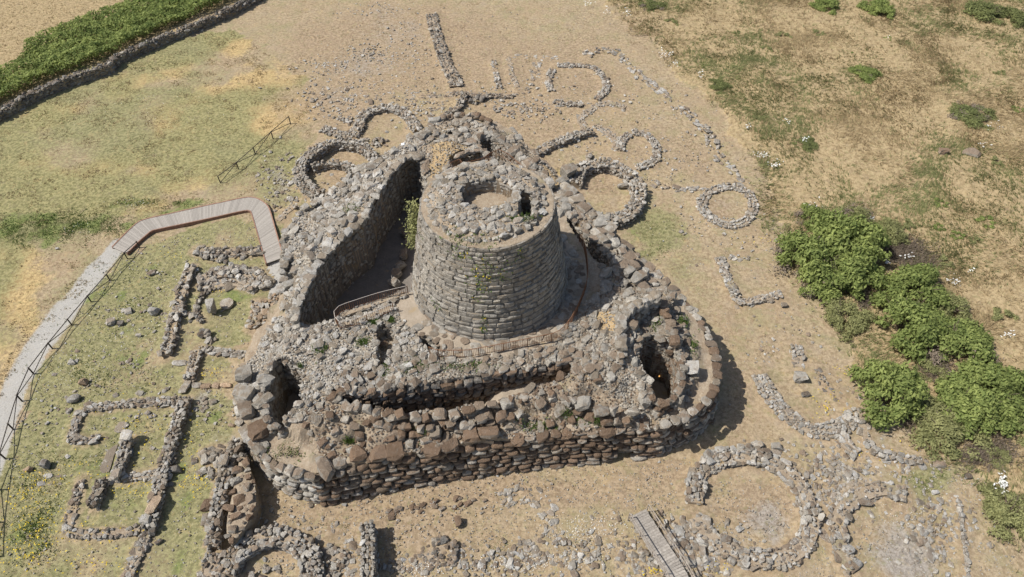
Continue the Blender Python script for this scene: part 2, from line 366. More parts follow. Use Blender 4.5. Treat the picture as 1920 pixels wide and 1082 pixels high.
def low_wall(th, pts, width=1.0, height=.7, size=.42, m=('grey_stone', 'mixed_stone'), closed=False, decay=.25, base=-.06, kind='rock', core='soil', slope=.0, smooth=True, flat=.75):
    """ruined double-faced wall on a pixel centre line; rows (px, py) at the wall's top"""
    pts = [tuple(p) if len(p) > 2 else (*p, 1.0) for p in pts]                # third value scales the height
    if smooth and len(pts) > 2: pts = smooth_px(pts, closed)
    W = [(*P(p[0], p[1], base + height * p[2])[:2], p[2]) for p in pts]
    at, L = path(W, closed)
    if base < .5 and height > .36: WALLPTS.extend((*at(L * i / max(1, int(L / .5)))[0][:2], width) for i in range(int(L / .5) + 1))
    nrow = max(2, int(round(width / (size * .85)))); nl = max(1, int(round(height / (size * .6))))
    ph = U(0, 50)
    def hl(s, q): return q[2] * (1 - decay * (.5 + .5 * math.sin(s * 1.3 + ph) * math.sin(s * .47 + ph * 2)))
    if height > .35:
        V = []; Fc = []; ns = max(2, int(L / .5)); rows = []
        for i in range(ns + 1):
            q, t = at(L * i / ns); n = np.array([t[1], -t[0]]) * width * .36; z = base + height * hl(L * i / ns, q) * .82 - .08
            rows.append([(*(q[:2] - n * 1.05), base - .2), (*(q[:2] - n), z), (*(q[:2] + n), z), (*(q[:2] + n * 1.05), base - .2)])
        for r in rows: V += r
        for i in range(ns):
            for j in range(3):
                a = i * 4 + j; Fc += [(a, a + 1, a + 5), (a, a + 5, a + 4)]
        e = ns * 4; Fc += [(0, 2, 1), (0, 3, 2), (e, e + 1, e + 2), (e, e + 2, e + 3)]
        th.part('fill', V, Fc, core)
    if height < .36:                                                        # only traces left: flat stones along a broken band
        for i in range(int(L * width / (size * size) * 1.0)):
            sp = U(0, L); q, t = at(sp); n = np.array([t[1], -t[0]])
            if math.sin(sp * .8 + ph) * math.sin(sp * .31 + ph) > 1.05 - decay * 1.3 + random.random() * .5: continue
            f = random.choice((-.5, .5, U(-.5, .5))) + random.gauss(0, .12); z_ = size * math.exp(random.gauss(0, .35)); xy = q[:2] + n * f * width
            th.stone(kind, (xy[0], xy[1], base + height * U(.1, .6)), (U(-.25, .25), U(-.25, .25), math.atan2(t[1], t[0]) + U(-.6, .6)), (z_ * 1.25, z_ * .95, max(.14, min(height, z_ * .6))), pick(m))
    else:
        for r in range(nrow):
            s = U(-.3, .1) * size; edge = r in (0, nrow - 1)
            for k in range(nl):
                s = U(-.3, .1) * size
                while s < L:
                    g = math.exp(random.gauss(0, .28)); l = size * g * U(.8, 1.3); q, t = at(s + l / 2); H = height * hl(s, q); nn = min(nl, max(1, int(round(H / (size * .6)))))
                    top = k == nn - 1
                    if k < nn and (edge or top) and not (top and random.random() < decay * .3):
                        f = (r / (nrow - 1) - .5); n = np.array([t[1], -t[0]]); wloc = width - size * .7
                        xy = q[:2] + n * (f * wloc + random.gauss(0, .13) * size); hz = size * .62
                        th.stone(kind, (xy[0], xy[1], base + hz * (k + .4) + U(-.16, .16) * size), (U(-.35, .35), U(-.35, .35), math.atan2(t[1], t[0]) + U(-.6, .6)), (l * 1.1, size * g * U(.8, 1.15), size * flat * U(.75, 1.2)), pick(m))
                    s += l
        for i in range(int(L * width * 5)):                                  # small stuff in the joints and at the foot
            sp = U(0, L); q, t = at(sp); n = np.array([t[1], -t[0]]); f = random.gauss(0, .42); xy = q[:2] + n * f * width; z_ = size * U(.22, .5)
            zz = height * hl(sp, q) * .98 if abs(f) < .38 else 0.0
            th.stone('rock', (xy[0], xy[1], base + zz + z_ * .1), (U(-.5, .5), U(-.5, .5), U(0, 3)), (z_ * 1.3, z_, z_ * .6), pick(m))
    return W
def pile(th, cx, cy, rx, ry, h, size, n, m, base=0.0, kind='rock'):
    c = P(cx, cy, base + h * .4)
    for i in range(n):
        a = U(0, 6.283); r = math.sqrt(random.random()); x = c[0] + math.cos(a) * r * rx; y = c[1] + math.sin(a) * r * ry
        s = size * U(.55, 1.4); th.stone(kind, (x, y, base + h * (1 - r) * U(.4, 1) + s * .15), (U(-.5, .5), U(-.5, .5), U(0, 3)), (s * U(1, 1.4), s, s * U(.55, .85)), pick(m))
def cyl(V, Fc, a, b, r, n=6, r2=None):
    a = np.array(a, float); b = np.array(b, float); d = b - a; d /= max(1e-9, np.linalg.norm(d)); u = np.cross(d, [0, 0, 1.0])
    if np.linalg.norm(u) < 1e-3: u = np.array([1.0, 0, 0])
    u /= np.linalg.norm(u); v = np.cross(d, u); i = len(V); r2 = r if r2 is None else r2
    for k in range(n):
        t = 2 * math.pi * k / n; o = u * math.cos(t) + v * math.sin(t); V.append(a + o * r); V.append(b + o * r2)
    for k in range(n):
        p, q = i + 2 * k, i + 2 * ((k + 1) % n); Fc.append((p, q, q + 1)); Fc.append((p, q + 1, p + 1))
    for k in range(1, n - 1): Fc.append((i, i + 2 * (k + 1), i + 2 * k)); Fc.append((i + 1, i + 2 * k + 1, i + 2 * (k + 1) + 1))
def box8(V, Fc, c):
    i = len(V); V += [np.array(p, float) for p in c]
    for q in ((0, 3, 2, 1), (4, 5, 6, 7), (0, 1, 5, 4), (1, 2, 6, 5), (2, 3, 7, 6), (3, 0, 4, 7)):
        Fc.append((i + q[0], i + q[1], i + q[2])); Fc.append((i + q[0], i + q[2], i + q[3]))

# ------------------------------------------------------------------ tower constants
TC = np.array([-2.15, -4.7]); TZ0, TZ1, TR0, TR1 = 7.0, 17.0, 7.66, 5.92
TB = (TR0 - TR1) / (TZ1 - TZ0)

# ------------------------------------------------------------------ ground
def ground():
    xs = np.linspace(-100, 100, 540); ys = np.linspace(-45, 85, 360)
    X, Y = np.meshgrid(xs, ys, indexing='ij'); px, py = J(X, Y, np.zeros_like(X))
    def blob(lst, soft=1.0):
        o = np.zeros_like(X)
        for (cx, cy, rx, ry, s) in lst: o = np.maximum(o, s * np.exp(-(((px - cx) / rx) ** 2 + ((py - cy) / ry) ** 2) ** 1.5 * soft))
        return o
    nb = vnoise(X, Y, 9, 3); nc = vnoise(X, Y, 3.5, 5)
    px0, py0 = px, py; px = px + (vnoise(X, Y, 5, 101) - .5) * 90 + (vnoise(X, Y, 1.2, 103) - .5) * 34; py = py + (vnoise(X, Y, 5, 102) - .5) * 60 + (vnoise(X, Y, 1.2, 104) - .5) * 26
    meadow = inpoly(px, py, [(-50, 230), (240, 110), (420, 50), (560, 130), (590, 230), (560, 330), (540, 400), (300, 420), (215, 470), (120, 590), (40, 700), (0, 800), (-80, 800)]) * 1.0
    site = inpoly(px, py, [(215, 470), (330, 430), (520, 400), (520, 560), (450, 680), (440, 800), (410, 880), (370, 1090), (-60, 1150), (-60, 900), (20, 800), (60, 700), (120, 600)]) * 1.0
    green = np.maximum(meadow * (.62 + .9 * (nb - .5) * 2), site * (.78 + .9 * (nc - .5)))
    green = np.maximum(green, blob([(1225, 440, 60, 60, .9), (1190, 400, 30, 30, .8), (1300, 500, 60, 60, .55), (1740, 900, 60, 45, .8), (1800, 870, 60, 40, .5), (1400, 600, 60, 60, .4), (1000, 60, 200, 60, .32),
                              (240, 120, 120, 50, .75), (330, 210, 170, 60, .62), (130, 250, 130, 50, .6), (480, 60, 120, 40, .4), (1100, 950, 80, 40, .3), (650, 960, 80, 20, .4), (500, 880, 60, 40, .3), (1280, 600, 50, 60, .4)]))
    far = inpoly(px, py, [(1090, -200), (1170, 30), (1250, 115), (1330, 170), (1400, 250), (1430, 370), (1470, 420), (1500, 500), (1600, 640), (1720, 830), (1850, 880), (1900, 960), (1960, 1100), (2500, 1100), (2500, -300)]) * 1.0
    green = np.maximum(green, far * np.clip((vnoise(X, Y, 11, 9) - .40) * 3.4, 0, .95))
    och = meadow * np.clip((vnoise(X, Y, 12, 21) - .34) * 3.0, 0, .95)
    och = np.maximum(och, blob([(430, 190, 90, 45, .9), (330, 310, 120, 50, .85), (180, 370, 140, 40, .8), (40, 390, 90, 30, .9), (480, 170, 60, 40, .8), (40, 560, 60, 100, .8), (860, 190, 50, 20, .5), (1020, 330, 40, 20, .6)]))
    och = och * (1 - .8 * blob([(120, 430, 140, 35, 1), (240, 120, 100, 40, .7)]))
    stub = inpoly(px, py, [(-300, 260), (0, 195), (240, 90), (470, -10), (500, -300), (-600, -300)]) * 1.0
    lush = (.35 + 1.1 * np.clip((vnoise(X, Y, 2.2, 37) - .35) * 3, 0, 1)) * .8 * blob([(130, 425, 150, 32, .95), (30, 440, 70, 25, .9), (300, 380, 120, 14, .7), (250, 470, 60, 30, .35), (60, 120, 120, 60, .5), (240, 60, 160, 50, .5), (110, 900, 90, 60, .45), (60, 1000, 90, 80, .5), (420, 380, 60, 12, .5), (210, 410, 60, 14, .6),
                 (1620, 130, 60, 30, .6), (1850, 60, 100, 50, .6), (1800, 200, 80, 40, .5), (1480, 40, 60, 40, .5), (1180, 455, 20, 20, .5), (380, 720, 20, 10, .5), (1290, 600, 18, 20, .6)])
    lush = np.maximum(lush, site * np.clip((vnoise(X, Y, 2.6, 33) - .5) * 2.2, 0, .7))
    bare = blob([(740, 60, 110, 70, .42), (680, 120, 120, 40, .45), (1425, 985, 60, 50, .62), (1690, 1040, 80, 60, .72), (1560, 900, 60, 60, .5), (1380, 390, 90, 60, .35), (800, 1000, 120, 60, .35), (620, 990, 200, 60, .35),
                 (1350, 1040, 80, 60, .4), (520, 340, 40, 50, .5), (640, 180, 80, 30, .45), (400, 770, 40, 30, .6), (1000, 1030, 200, 40, .35), (430, 830, 40, 30, .4), (1650, 800, 120, 60, .4), (1700, 880, 200, 60, .35)])
    bare = np.maximum(bare, site * .25)
    brown = blob([(760, 100, 260, 110, .85), (640, 200, 160, 80, .7), (1000, 150, 240, 110, .75), (1130, 330, 50, 40, .9), (1210, 280, 90, 70, .6), (1090, 155, 60, 40, .8), (1000, 220, 120, 50, .8), (1200, 60, 120, 60, .5), (1420, 950, 75, 70, .95), (1680, 950, 60, 50, .6), (625, 320, 40, 30, .9),
                  (1360, 385, 40, 30, .7), (700, 960, 260, 60, .7), (1000, 920, 260, 45, .75), (1250, 900, 120, 60, .7), (1380, 760, 50, 110, .6), (1450, 640, 80, 90, .45), (420, 600, 50, 50, .4), (1300, 300, 60, 90, .6), (520, 1040, 60, 40, .6), (440, 60, 90, 40, .3), (800, 1010, 160, 50, .6), (500, 960, 60, 90, .6), (1600, 400, 60, 40, .5), (1750, 690, 40, 40, .8), (1690, 480, 60, 40, .8)])
    px, py = px0, py0
    straw = np.maximum(far * .8, stub)
    # gravel path
    pl = np.array([(222, 462), (178, 512), (120, 585), (70, 650), (30, 720), (5, 800), (-25, 900)], float); d = np.full(X.shape, 1e9)
    for i in range(len(pl) - 1):
        a, b = pl[i], pl[i + 1]; ab = b - a; tt = np.clip(((px - a[0]) * ab[0] + (py - a[1]) * ab[1]) / (ab @ ab), 0, 1)
        wd = 14 + 8 * min(1, i / 2); d = np.minimum(d, np.hypot(px - a[0] - tt * ab[0], (py - a[1] - tt * ab[1])) / wd)
    pth = np.clip(1.35 - .85 * d, 0, 1)
    pth = np.maximum(pth, inpoly(px, py, [(498, 494), (533, 484), (534, 560), (505, 560), (512, 520)]) * 1.0)
    Z = (vnoise(X, Y, 6, 41) - .5) * .22 + far * vnoise(X, Y, 8, 42) * .5
    Z = Z + (vnoise(X, Y, 1.4, 45, 2) - .5) * .13 - .03
    n0, n1 = X.shape; idx = np.arange(n0 * n1).reshape(n0, n1)
    Fc = np.stack([idx[:-1, :-1], idx[1:, :-1], idx[1:, 1:], idx[:-1, 1:]], -1).reshape(-1, 4)
    me = mesh_np('ground', np.stack([X, Y, Z], -1).reshape(-1, 3), Fc, 'ground', smooth=True)
    for nm, ch in (('m1', (green, och, bare)), ('m2', (np.maximum(lush, inpoly(px, py, [(-60, 215), (0, 196), (120, 141), (300, 61), (475, -30), (260, 10), (105, 70), (60, 100), (30, 140), (-60, 160)]) * 1.0), straw, pth)), ('m3', (brown, far, stub))):
        a = me.color_attributes.new(nm, 'FLOAT_COLOR', 'POINT')
        a.data.foreach_set('color', np.stack([np.clip(c, 0, 1) for c in ch] + [np.ones_like(X)], -1).astype(np.float32).ravel())
    tag(link('ground', me), kind='structure')
    V = []; Fc = []
    q = [(-3000, -3000), (3000, -3000), (3000, 3000), (-3000, 3000)]; r = [(-100, -45), (100, -45), (100, 85), (-100, 85)]
    V = [(*p, -.6) for p in q] + [(*p, -.15) for p in r]
    Fc = [(0, 1, 5, 4), (1, 2, 6, 5), (2, 3, 7, 6), (3, 0, 4, 7)]
    tag(link('outer_ground', mesh_np('outer_ground', V, Fc, 'far_ground')), kind='structure')
    return
ground()

# ------------------------------------------------------------------ bastion height field
OUT = [(441, 705, 5.0), (434, 745, 4.6), (447, 785, 4.4), (470, 825, 4.2), (500, 862, 4.1), (539, 886, 4.0), (588, 897, 4.0), (620, 889, 4.0), (700, 868, 4.2), (791, 851, 4.3), (857, 838, 4.4), (920, 832, 4.3),
       (1040, 821, 4.0), (1140, 813, 4.0), (1240, 800, 4.2), (1310, 769, 4.4), (1341, 738, 4.6), (1350, 702, 4.8), (1342, 661, 5), (1326, 619, 5), (1300, 580, 5), (1269, 545, 5), (1238, 516, 5), (1207, 487, 5),
       (1171, 454, 5.2), (1150, 430, 5.4), (1112, 388, 5.4), (1075, 350, 5.4), (1050, 325, 5.4), (1026, 301, 5.4), (1003, 280, 5.4), (981, 258, 5.4), (962, 240, 5.4), (928, 224, 5.4), (892, 213, 5.4), (859, 210, 5.4),
       (825, 220, 5.4), (784, 244, 6), (740, 275, 6.4), (700, 300, 6.5), (668, 321, 6.5), (631, 347, 6.3), (598, 373, 6), (560, 400, 6), (537, 425, 6), (531, 499, 5.5), (529, 536, 5), (512, 570, 3.6), (490, 605, 2.2), (465, 640, 1.2), (452, 670, 1.6)]
OUTW = np.array([P(*p) for p in OUT])
CP = [(560, 860, 4.1), (540, 840, 4.1), (510, 825, 4.1), (600, 868, 4.2), (590, 840, 4.4), (660, 850, 4.5), (740, 845, 4.5), (790, 840, 4.3), (860, 820, 4.4), (900, 818, 4.5), (960, 822, 4.2), (1040, 808, 4.1),
      (1140, 800, 4.1), (1200, 790, 4.2), (1245, 778, 4.3), (1300, 745, 4.5), (1320, 720, 4.7), (1330, 680, 4.9), (1315, 640, 5), (1300, 612, 5.1), (1275, 580, 5.1),
      (650, 758, 6.2), (720, 770, 6.2), (800, 767, 6.2), (880, 757, 6.2), (960, 744, 6.2), (1000, 733, 6.3), (1040, 727, 6.3), (1080, 708, 6.5),
      (650, 800, 5.3), (720, 803, 5.3), (800, 800, 5.3), (880, 792, 5.3), (960, 778, 5.3), (1040, 768, 5.4), (1120, 762, 5.3), (1180, 750, 5.3),
      (660, 832, 4.4), (760, 826, 4.4), (840, 812, 4.5), (930, 806, 4.4), (1000, 800, 4.3), (1100, 788, 4.3),
      (640, 725, 6.9), (760, 715, 6.9), (850, 705, 6.9), (950, 690, 6.9), (1050, 672, 6.9),
      (700, 650, 7), (760, 600, 7), (800, 640, 7), (830, 670, 7), (900, 675, 7), (1000, 655, 7), (1060, 620, 7), (1100, 560, 7), (1105, 500, 7), (1090, 450, 7), (1060, 420, 7), (1080, 480, 7), (1060, 590, 7), (960, 640, 7), (760, 680, 7), (820, 690, 7), (680, 610, 7),
      (560, 640, 6.7), (600, 620, 6.9), (620, 660, 6.9), (560, 680, 6.5), (600, 700, 6.8), (525, 615, 5.3), (505, 645, 4.5), (470, 665, 2.2), (485, 625, 2.6),
      (500, 690, 5.4), (560, 700, 6.4), (565, 740, 6.2), (530, 772, 5.9), (495, 750, 5.2), (470, 735, 4.9), (455, 710, 4.9), (470, 785, 4.6), (500, 800, 4.8), (560, 790, 5.7), (600, 790, 5.8), (600, 825, 5.0), (480, 690, 4.6),
      (1130, 640, 7), (1120, 600, 7), (1150, 560, 7.1), (1178, 600, 7.9), (1165, 650, 7.5), (1225, 562, 7.9), (1195, 572, 8.0), (1208, 612, 6.1), (1225, 590, 6.3), (1205, 705, 6.7), (1215, 640, 6.9), (1262, 640, 6.6), (1275, 690, 6.3),
      (1255, 728, 6.3), (1210, 735, 6.3), (1160, 700, 6.7), (1120, 690, 6.8), (1180, 780, 4.7), (1235, 765, 4.7), (1295, 700, 5.4), (1288, 650, 5.5), (1268, 608, 5.6), (1238, 528, 5.6), (1248, 560, 6.4),
      (1200, 525, 5.9), (1160, 500, 6.4), (1160, 465, 5.9), (1120, 430, 6.2), (1100, 400, 6.2), (1070, 370, 6.2), (1050, 350, 6.2), (1020, 320, 6.5), (1130, 470, 6.6),
      (1000, 310, 6.8), (960, 270, 6.5), (900, 245, 6.4), (850, 240, 6.4), (800, 260, 6.9), (780, 270, 7.1), (830, 280, 7.3), (800, 310, 7.3), (820, 330, 7.2), (930, 310, 6.9), (860, 325, 7.1),
      (760, 285, 7.6), (720, 330, 7.8), (690, 380, 7.8), (640, 430, 7.8), (600, 470, 7.7), (570, 530, 7.5), (550, 590, 7.0), (700, 310, 6.9), (640, 360, 6.7), (570, 410, 6.4), (545, 470, 6.3), (540, 540, 6.0), (600, 410, 6.8), (560, 460, 6.8)]
CPW = np.array([P(*p) for p in CP + [(p[0], p[1], p[2]) for p in OUT]])
def cut(poly, z): return np.array([P(p[0], p[1], p[2] if len(p) > 2 else z) for p in poly])
YARD_RIM = [(552, 600), (556, 575), (564, 554), (583, 513), (609, 476), (638, 447), (679, 417), (688, 391), (720, 340), (742, 310), (757, 295), (775, 287), (784, 292)]
YARD_W = cut(YARD_RIM, 7.5); YARD_N = cut([(784, 292), (797, 325), (800, 362)], 7.3); YARD_S = cut([(772, 545), (735, 556), (700, 566), (660, 580), (625, 596), (585, 606), (552, 600)], 7.0)
YARD = np.vstack([YARD_W, YARD_N, [[*TC, 7]], YARD_S])
SLOT_N = [(622, 729), (660, 730), (700, 733), (760, 723), (850, 711), (950, 695), (1010, 685), (1066, 674)]
SLOT_S = [(1074, 698), (1040, 716), (1000, 728), (960, 744), (880, 757), (800, 768), (740, 771), (690, 764), (630, 748)]
SLOT = np.vstack([cut(SLOT_N, 6.8), cut(SLOT_S, 6.2)])
def ell(cx, cy, rx, ry, z, n=16, rot=0, wob=.1):
    o = []
    for i in range(n):
        a = 2 * math.pi * i / n; k = 1 + wob * math.sin(a * 3 + cx) + wob * .7 * math.sin(a * 5 + cy)
        u, v = math.cos(a) * rx * k, math.sin(a) * ry * k; o.append((cx + u * math.cos(rot) - v * math.sin(rot), cy + u * math.sin(rot) + v * math.cos(rot)))
    return cut(o, z)
WELL_L = ell(530, 728, 35, 58, 6.0, rot=.12); WELL_R = ell(1240, 682, 38, 58, 6.6, rot=-.3)
HOLES = [(YARD, .8), (WELL_L, 0.3), (WELL_R, 0.3),
         (cut([(702, 618), (716, 608), (735, 612), (742, 640), (728, 662), (716, 692), (702, 696), (708, 660)], 7), 5.5),
         (cut([(784, 628), (800, 628), (815, 640), (832, 652), (822, 660), (800, 652), (788, 642)], 7), 4.0),
         (cut([(842, 298), (862, 284), (908, 278), (922, 296), (915, 318), (868, 326), (846, 318)], 7.1), 3.6),
         (cut([(896, 258), (915, 252), (940, 270), (968, 296), (990, 325), (965, 332), (935, 312), (905, 285)], 6.9), 3.6),
         (cut([(836, 246), (852, 243), (866, 250), (850, 255)], 6.5), 4.6),
         (cut([(1062, 398), (1085, 420), (1110, 450), (1140, 480), (1152, 505), (1142, 512), (1120, 492), (1092, 460), (1066, 425)], 6.5), 3.6)]
def bz(x, y, rough=True):
    x = np.asarray(x, float); y = np.asarray(y, float); sh = x.shape; x = x.ravel(); y = y.ravel(); z = np.empty_like(x)
    for i in range(0, len(x), 20000):
        d2 = (x[i:i + 20000, None] - CPW[:, 0]) ** 2 + (y[i:i + 20000, None] - CPW[:, 1]) ** 2 + .02; wt = d2 ** -2.2
        z[i:i + 20000] = (wt * CPW[:, 2]).sum(1) / wt.sum(1)
    pave = np.hypot(x - TC[0], y - TC[1]) < 9.6
    if rough: z = z + (vnoise(x, y, 1.6, 61, 3) - .5) * np.where(pave & (z > 6.5), .08, .55)
    z = np.where(pave & (z > 6.3) & (y < 4), np.clip(z, 6.95, 7.06), z)
    inside = inpoly(x, y, OUTW)
    for poly, f in HOLES: z = np.where(inpoly(x, y, poly), f, z)
    sx, _ = J(x, y, np.full_like(x, 5.0)); z = np.where(inpoly(x, y, SLOT), .3 + np.clip((sx - 840) / 100, 0, 1) * 4.3, z)
    return z.reshape(sh), inside.reshape(sh)
def bastion_core():
    st = .24; x0, x1 = OUTW[:, 0].min() - 1, OUTW[:, 0].max() + 1; y0, y1 = OUTW[:, 1].min() - 1, OUTW[:, 1].max() + 1
    xs = np.arange(x0, x1, st); ys = np.arange(y0, y1, st); X, Y = np.meshgrid(xs, ys, indexing='ij'); Z, ins = bz(X, Y)
    # keep the core behind the facing stones
    e = np.zeros_like(ins)
    for dx, dy in ((1, 0), (-1, 0), (0, 1), (0, -1)): e |= ~np.roll(np.roll(ins, dx, 0), dy, 1)
    keep = ins & ~e; Z = np.where(keep, Z, -.4)
    Z = Z - .05
    jit = (np.random.RandomState(5).rand(2, *X.shape) - .5) * st * .5
    idx = np.arange(X.size).reshape(X.shape)
    q = np.stack([idx[:-1, :-1], idx[1:, :-1], idx[1:, 1:], idx[:-1, 1:]], -1).reshape(-1, 4)
    anyin = keep.ravel()[q].any(1); q = q[anyin]
    V = np.stack([X + jit[0], Y + jit[1], Z], -1).reshape(-1, 3)
    # paved walk takes a dusty dirt colour, yard floor dirt darkened as shade, the rest soil
    cx = V[q].mean(1); floor = (np.hypot(cx[:, 0] - TC[0], cx[:, 1] - TC[1]) < 9.6) | (cx[:, 2] < .6) | inpoly(cx[:, 0], cx[:, 1], SLOT)
    used = np.unique(q); mp = -np.ones(X.size, int); mp[used] = np.arange(len(used))
    pale = np.zeros(len(q), bool)
    for kk in ('west', 'northwest', 'middle', 'east'): pale |= inpoly(cx[:, 0], cx[:, 1], [P(a, b, 6.6) for a, b in AREA[kk][0]])
    res = np.where(floor, 1, np.where(pale, 2, 0))
    for k, bp in enumerate(BALD):
        ii = inpoly(cx[:, 0], cx[:, 1], bp); res[ii & ~floor] = 4 if k in (0, 1, 2) else 0
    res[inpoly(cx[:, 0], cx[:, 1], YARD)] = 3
    return V[used], mp[q], res

def scatter(th, poly, size, m, n_try=4000, kind='rock', space=.8, sd=.35, zoff=.0, tilt=.3, flat=.65, avoid=None, surf=None, minz=None, soily=None):
    """stones packed over the rubble inside a plan polygon"""
    poly = np.asarray(poly)[:, :2]; x0, y0 = poly.min(0); x1, y1 = poly.max(0)
    C = R.uniform((x0, y0), (x1, y1), (n_try, 2)); ok = inpoly(C[:, 0], C[:, 1], poly); C = C[ok]
    if surf is None:
        Z, ins = bz(C[:, 0], C[:, 1]); C = C[ins]; Z = Z[ins]
        for h in HOLES + [(SLOT, 0)]:
            k = ~inpoly(C[:, 0], C[:, 1], h[0]); C = C[k]; Z = Z[k]
        k = (np.hypot(C[:, 0] - TC[0], C[:, 1] - TC[1]) > 9.5) | ((C[:, 1] > TC[1] + 3) & (np.hypot(C[:, 0] - TC[0], C[:, 1] - TC[1]) > 7.9)); C = C[k]; Z = Z[k]
    else: Z = surf(C[:, 0], C[:, 1])
    if avoid is not None:
        for a in avoid: k = ~inpoly(C[:, 0], C[:, 1], a); C = C[k]; Z = Z[k]
    if soily: k = vnoise(C[:, 0], C[:, 1], 2.3, 88, 3) < soily; C = C[k]; Z = Z[k]
    if minz is not None: k = Z > minz; C = C[k]; Z = Z[k]
    grid = {}; g = size * 1.5; cnt = 0
    sizes = size * np.exp(R.normal(0, sd, len(C))); order = np.argsort(-sizes[:len(C)] + R.rand(len(C)) * size * .8)
    for i in order:
        x, y = C[i]; s = min(sizes[i], size * 2.2); key = (int(x // g), int(y // g)); bad = False
        for a in (-1, 0, 1):
            for b in (-1, 0, 1):
                for (qx, qy, qs) in grid.get((key[0] + a, key[1] + b), ()):
                    if (qx - x) ** 2 + (qy - y) ** 2 < ((qs + s) * .5 * space) ** 2: bad = True; break
                if bad: break
            if bad: break
        if bad: continue
        grid.setdefault(key, []).append((x, y, s)); cnt += 1
        th.stone(kind if isinstance(kind, str) else random.choice(kind), (x, y, Z[i] + s * flat * .22 + zoff), (U(-tilt, tilt), U(-tilt, tilt), U(0, 3.14)), (s * U(1, 1.35), s * U(.85, 1.1), s * flat * U(.75, 1.25)), pick(m))
    return cnt

# ---- stone tower (keep)
tw = Thing('stone_tower', 'tall round dry-stone tower tapering upward at the centre of the ruin', 'tower', (TC[0], TC[1], .3))
def tower():
    # core: tapered shell plus its ruined top with the sunken round room
    CH = P(913, 367, 17.2)[:2]; RM = P(986, 382, 17.4)[:2]
    def top(x, y):
        r = np.hypot(x - TC[0], y - TC[1]); a = np.arctan2(y - TC[1], x - TC[0])
        rc = np.hypot((x - CH[0]) / 2.45, (y - CH[1]) / 1.9)
        z = 16.95 + np.clip((5.0 - r) * .9, 0, .5) + (vnoise(x, y, 1.1, 71) - .5) * .35 * (r < 5.3)
        z = z + .55 * np.exp(-(((x - P(967, 380, 17.5)[0]) / 1.0) ** 2 + ((y - P(967, 380, 17.5)[1]) / 1.3) ** 2))
        z = np.where(rc < 1, 16.1, z)
        slot = (np.abs(x - RM[0]) < .55) & (np.abs(y - RM[1]) < 1.5)
        return np.where(slot, 13.5, z)
    n = 52; s = TR1 * 2 / n; xs = np.linspace(-TR1 - .1, TR1 + .1, 62)
    X, Y = np.meshgrid(xs + TC[0], xs + TC[1], indexing='ij'); r = np.hypot(X - TC[0], Y - TC[1]); Z = top(X, Y)
    k = np.minimum(1, (TR1 - .12) / np.maximum(r, 1e-6)); X = TC[0] + (X - TC[0]) * k; Y = TC[1] + (Y - TC[1]) * k; Z = np.where(r > TR1 - .12, 16.93, Z)
    idx = np.arange(X.size).reshape(X.shape); q = np.stack([idx[:-1, :-1], idx[1:, :-1], idx[1:, 1:], idx[:-1, 1:]], -1).reshape(-1, 4)
    k = (r.ravel()[q] < TR1 + .2).all(1)
    tw.part('tower_top', np.stack([X, Y, Z], -1).reshape(-1, 3), q[k], 'soil')
    V = []; Fc = []; m = 64
    for i in range(m):
        a = 2 * math.pi * i / m
        for z, rr in ((-.2, TR0 + TB * 7.2), (16.9, TR1)): V.append((TC[0] + math.cos(a) * (rr - .11), TC[1] + math.sin(a) * (rr - .11), z))
    for i in range(m): j = (i + 1) % m; Fc.append((2 * i, 2 * j, 2 * j + 1)); Fc.append((2 * i, 2 * j + 1, 2 * i + 1))
    tw.part('tower_core', V, Fc, 'dark_stone')
    # facing blocks, course by course
    z = .2
    blocks = []
    while z < 16.95:
        f = z / 17; g_ = max(0, (z - 7) / 10); h = (.60 - .21 * g_) * U(.9, 1.1)
        if z + h > 17.02: h = 17.02 - z
        if h < .15: break
        rr = TR0 + TB * (TZ0 - z - h / 2); per = 2 * math.pi * rr; s = U(0, per)
        e = s + per
        while s < e - .25:
            l = (1.16 - .36 * g_) * U(.6, 1.4)
            if e - s - l < .45: l = e - s
            a = (s + l / 2) / rr; xy = TC + np.array([math.cos(a), math.sin(a)]) * (rr - .3 + U(-.035, .035))
            tw_side = math.sin(a) < .35 and (z > 6.6 or math.cos(a) < -.4)      # the side one can see
            if tw_side or z > 15.5 or z > 6.5:
                blocks.append(('slab', xy, a, z, h, l))
                mm = 'tower_stone'
                tw.stone(random.choice(('ashlar', 'ashlar', 'slab', 'block')) if z > 6.6 else 'slab', (xy[0], xy[1], z + h / 2 + U(-.015, .015)), (U(-.03, .03), -.0, a + math.pi / 2 + U(-.02, .02)), (l * 1.02, .62, h * U(1.0, 1.1)), 'mixed_stone' if z < 6.6 and random.random() < .5 else mm)
            s += l
        z += h * .985
    tw.finish('block', .3, 300, 'facing_blocks')
    # inner face of the round room, low curb and rubble of the broken top
    ring = [(CH[0] + 2.4 * math.cos(t), CH[1] + 1.85 * math.sin(t), 17.4 + .25 * math.sin(t), 16.0) for t in np.linspace(.55, 2 * math.pi - .55, 28)]
    courses(tw, ring, -1, .02, .4, .7, .55, ('grey_stone', 'tower_stone'), 'block', False, .07, .5, push=.1)
    slot = [(RM[0] - .42, RM[1] - 1.45, 17.4, 13.6), (RM[0] - .42, RM[1] + 1.45, 17.8, 13.6), (RM[0] + .42, RM[1] + 1.45, 17.6, 13.6), (RM[0] + .42, RM[1] - 1.45, 17.4, 13.6)]
    courses(tw, slot, 1, 0, .4, .7, .5, 'grey_stone', 'block', True, .03, .2)
    pier = P(965, 378, 17.6)
    for k_ in range(7): tw.stone('block', (pier[0] + U(-.1, .1), pier[1] + U(-.1, .1), 15.9 + k_ * .36), (U(-.06, .06), U(-.06, .06), U(-.3, .3)), (1.25 - k_ * .07, 1.5 - k_ * .08, .4), 'grey_stone')
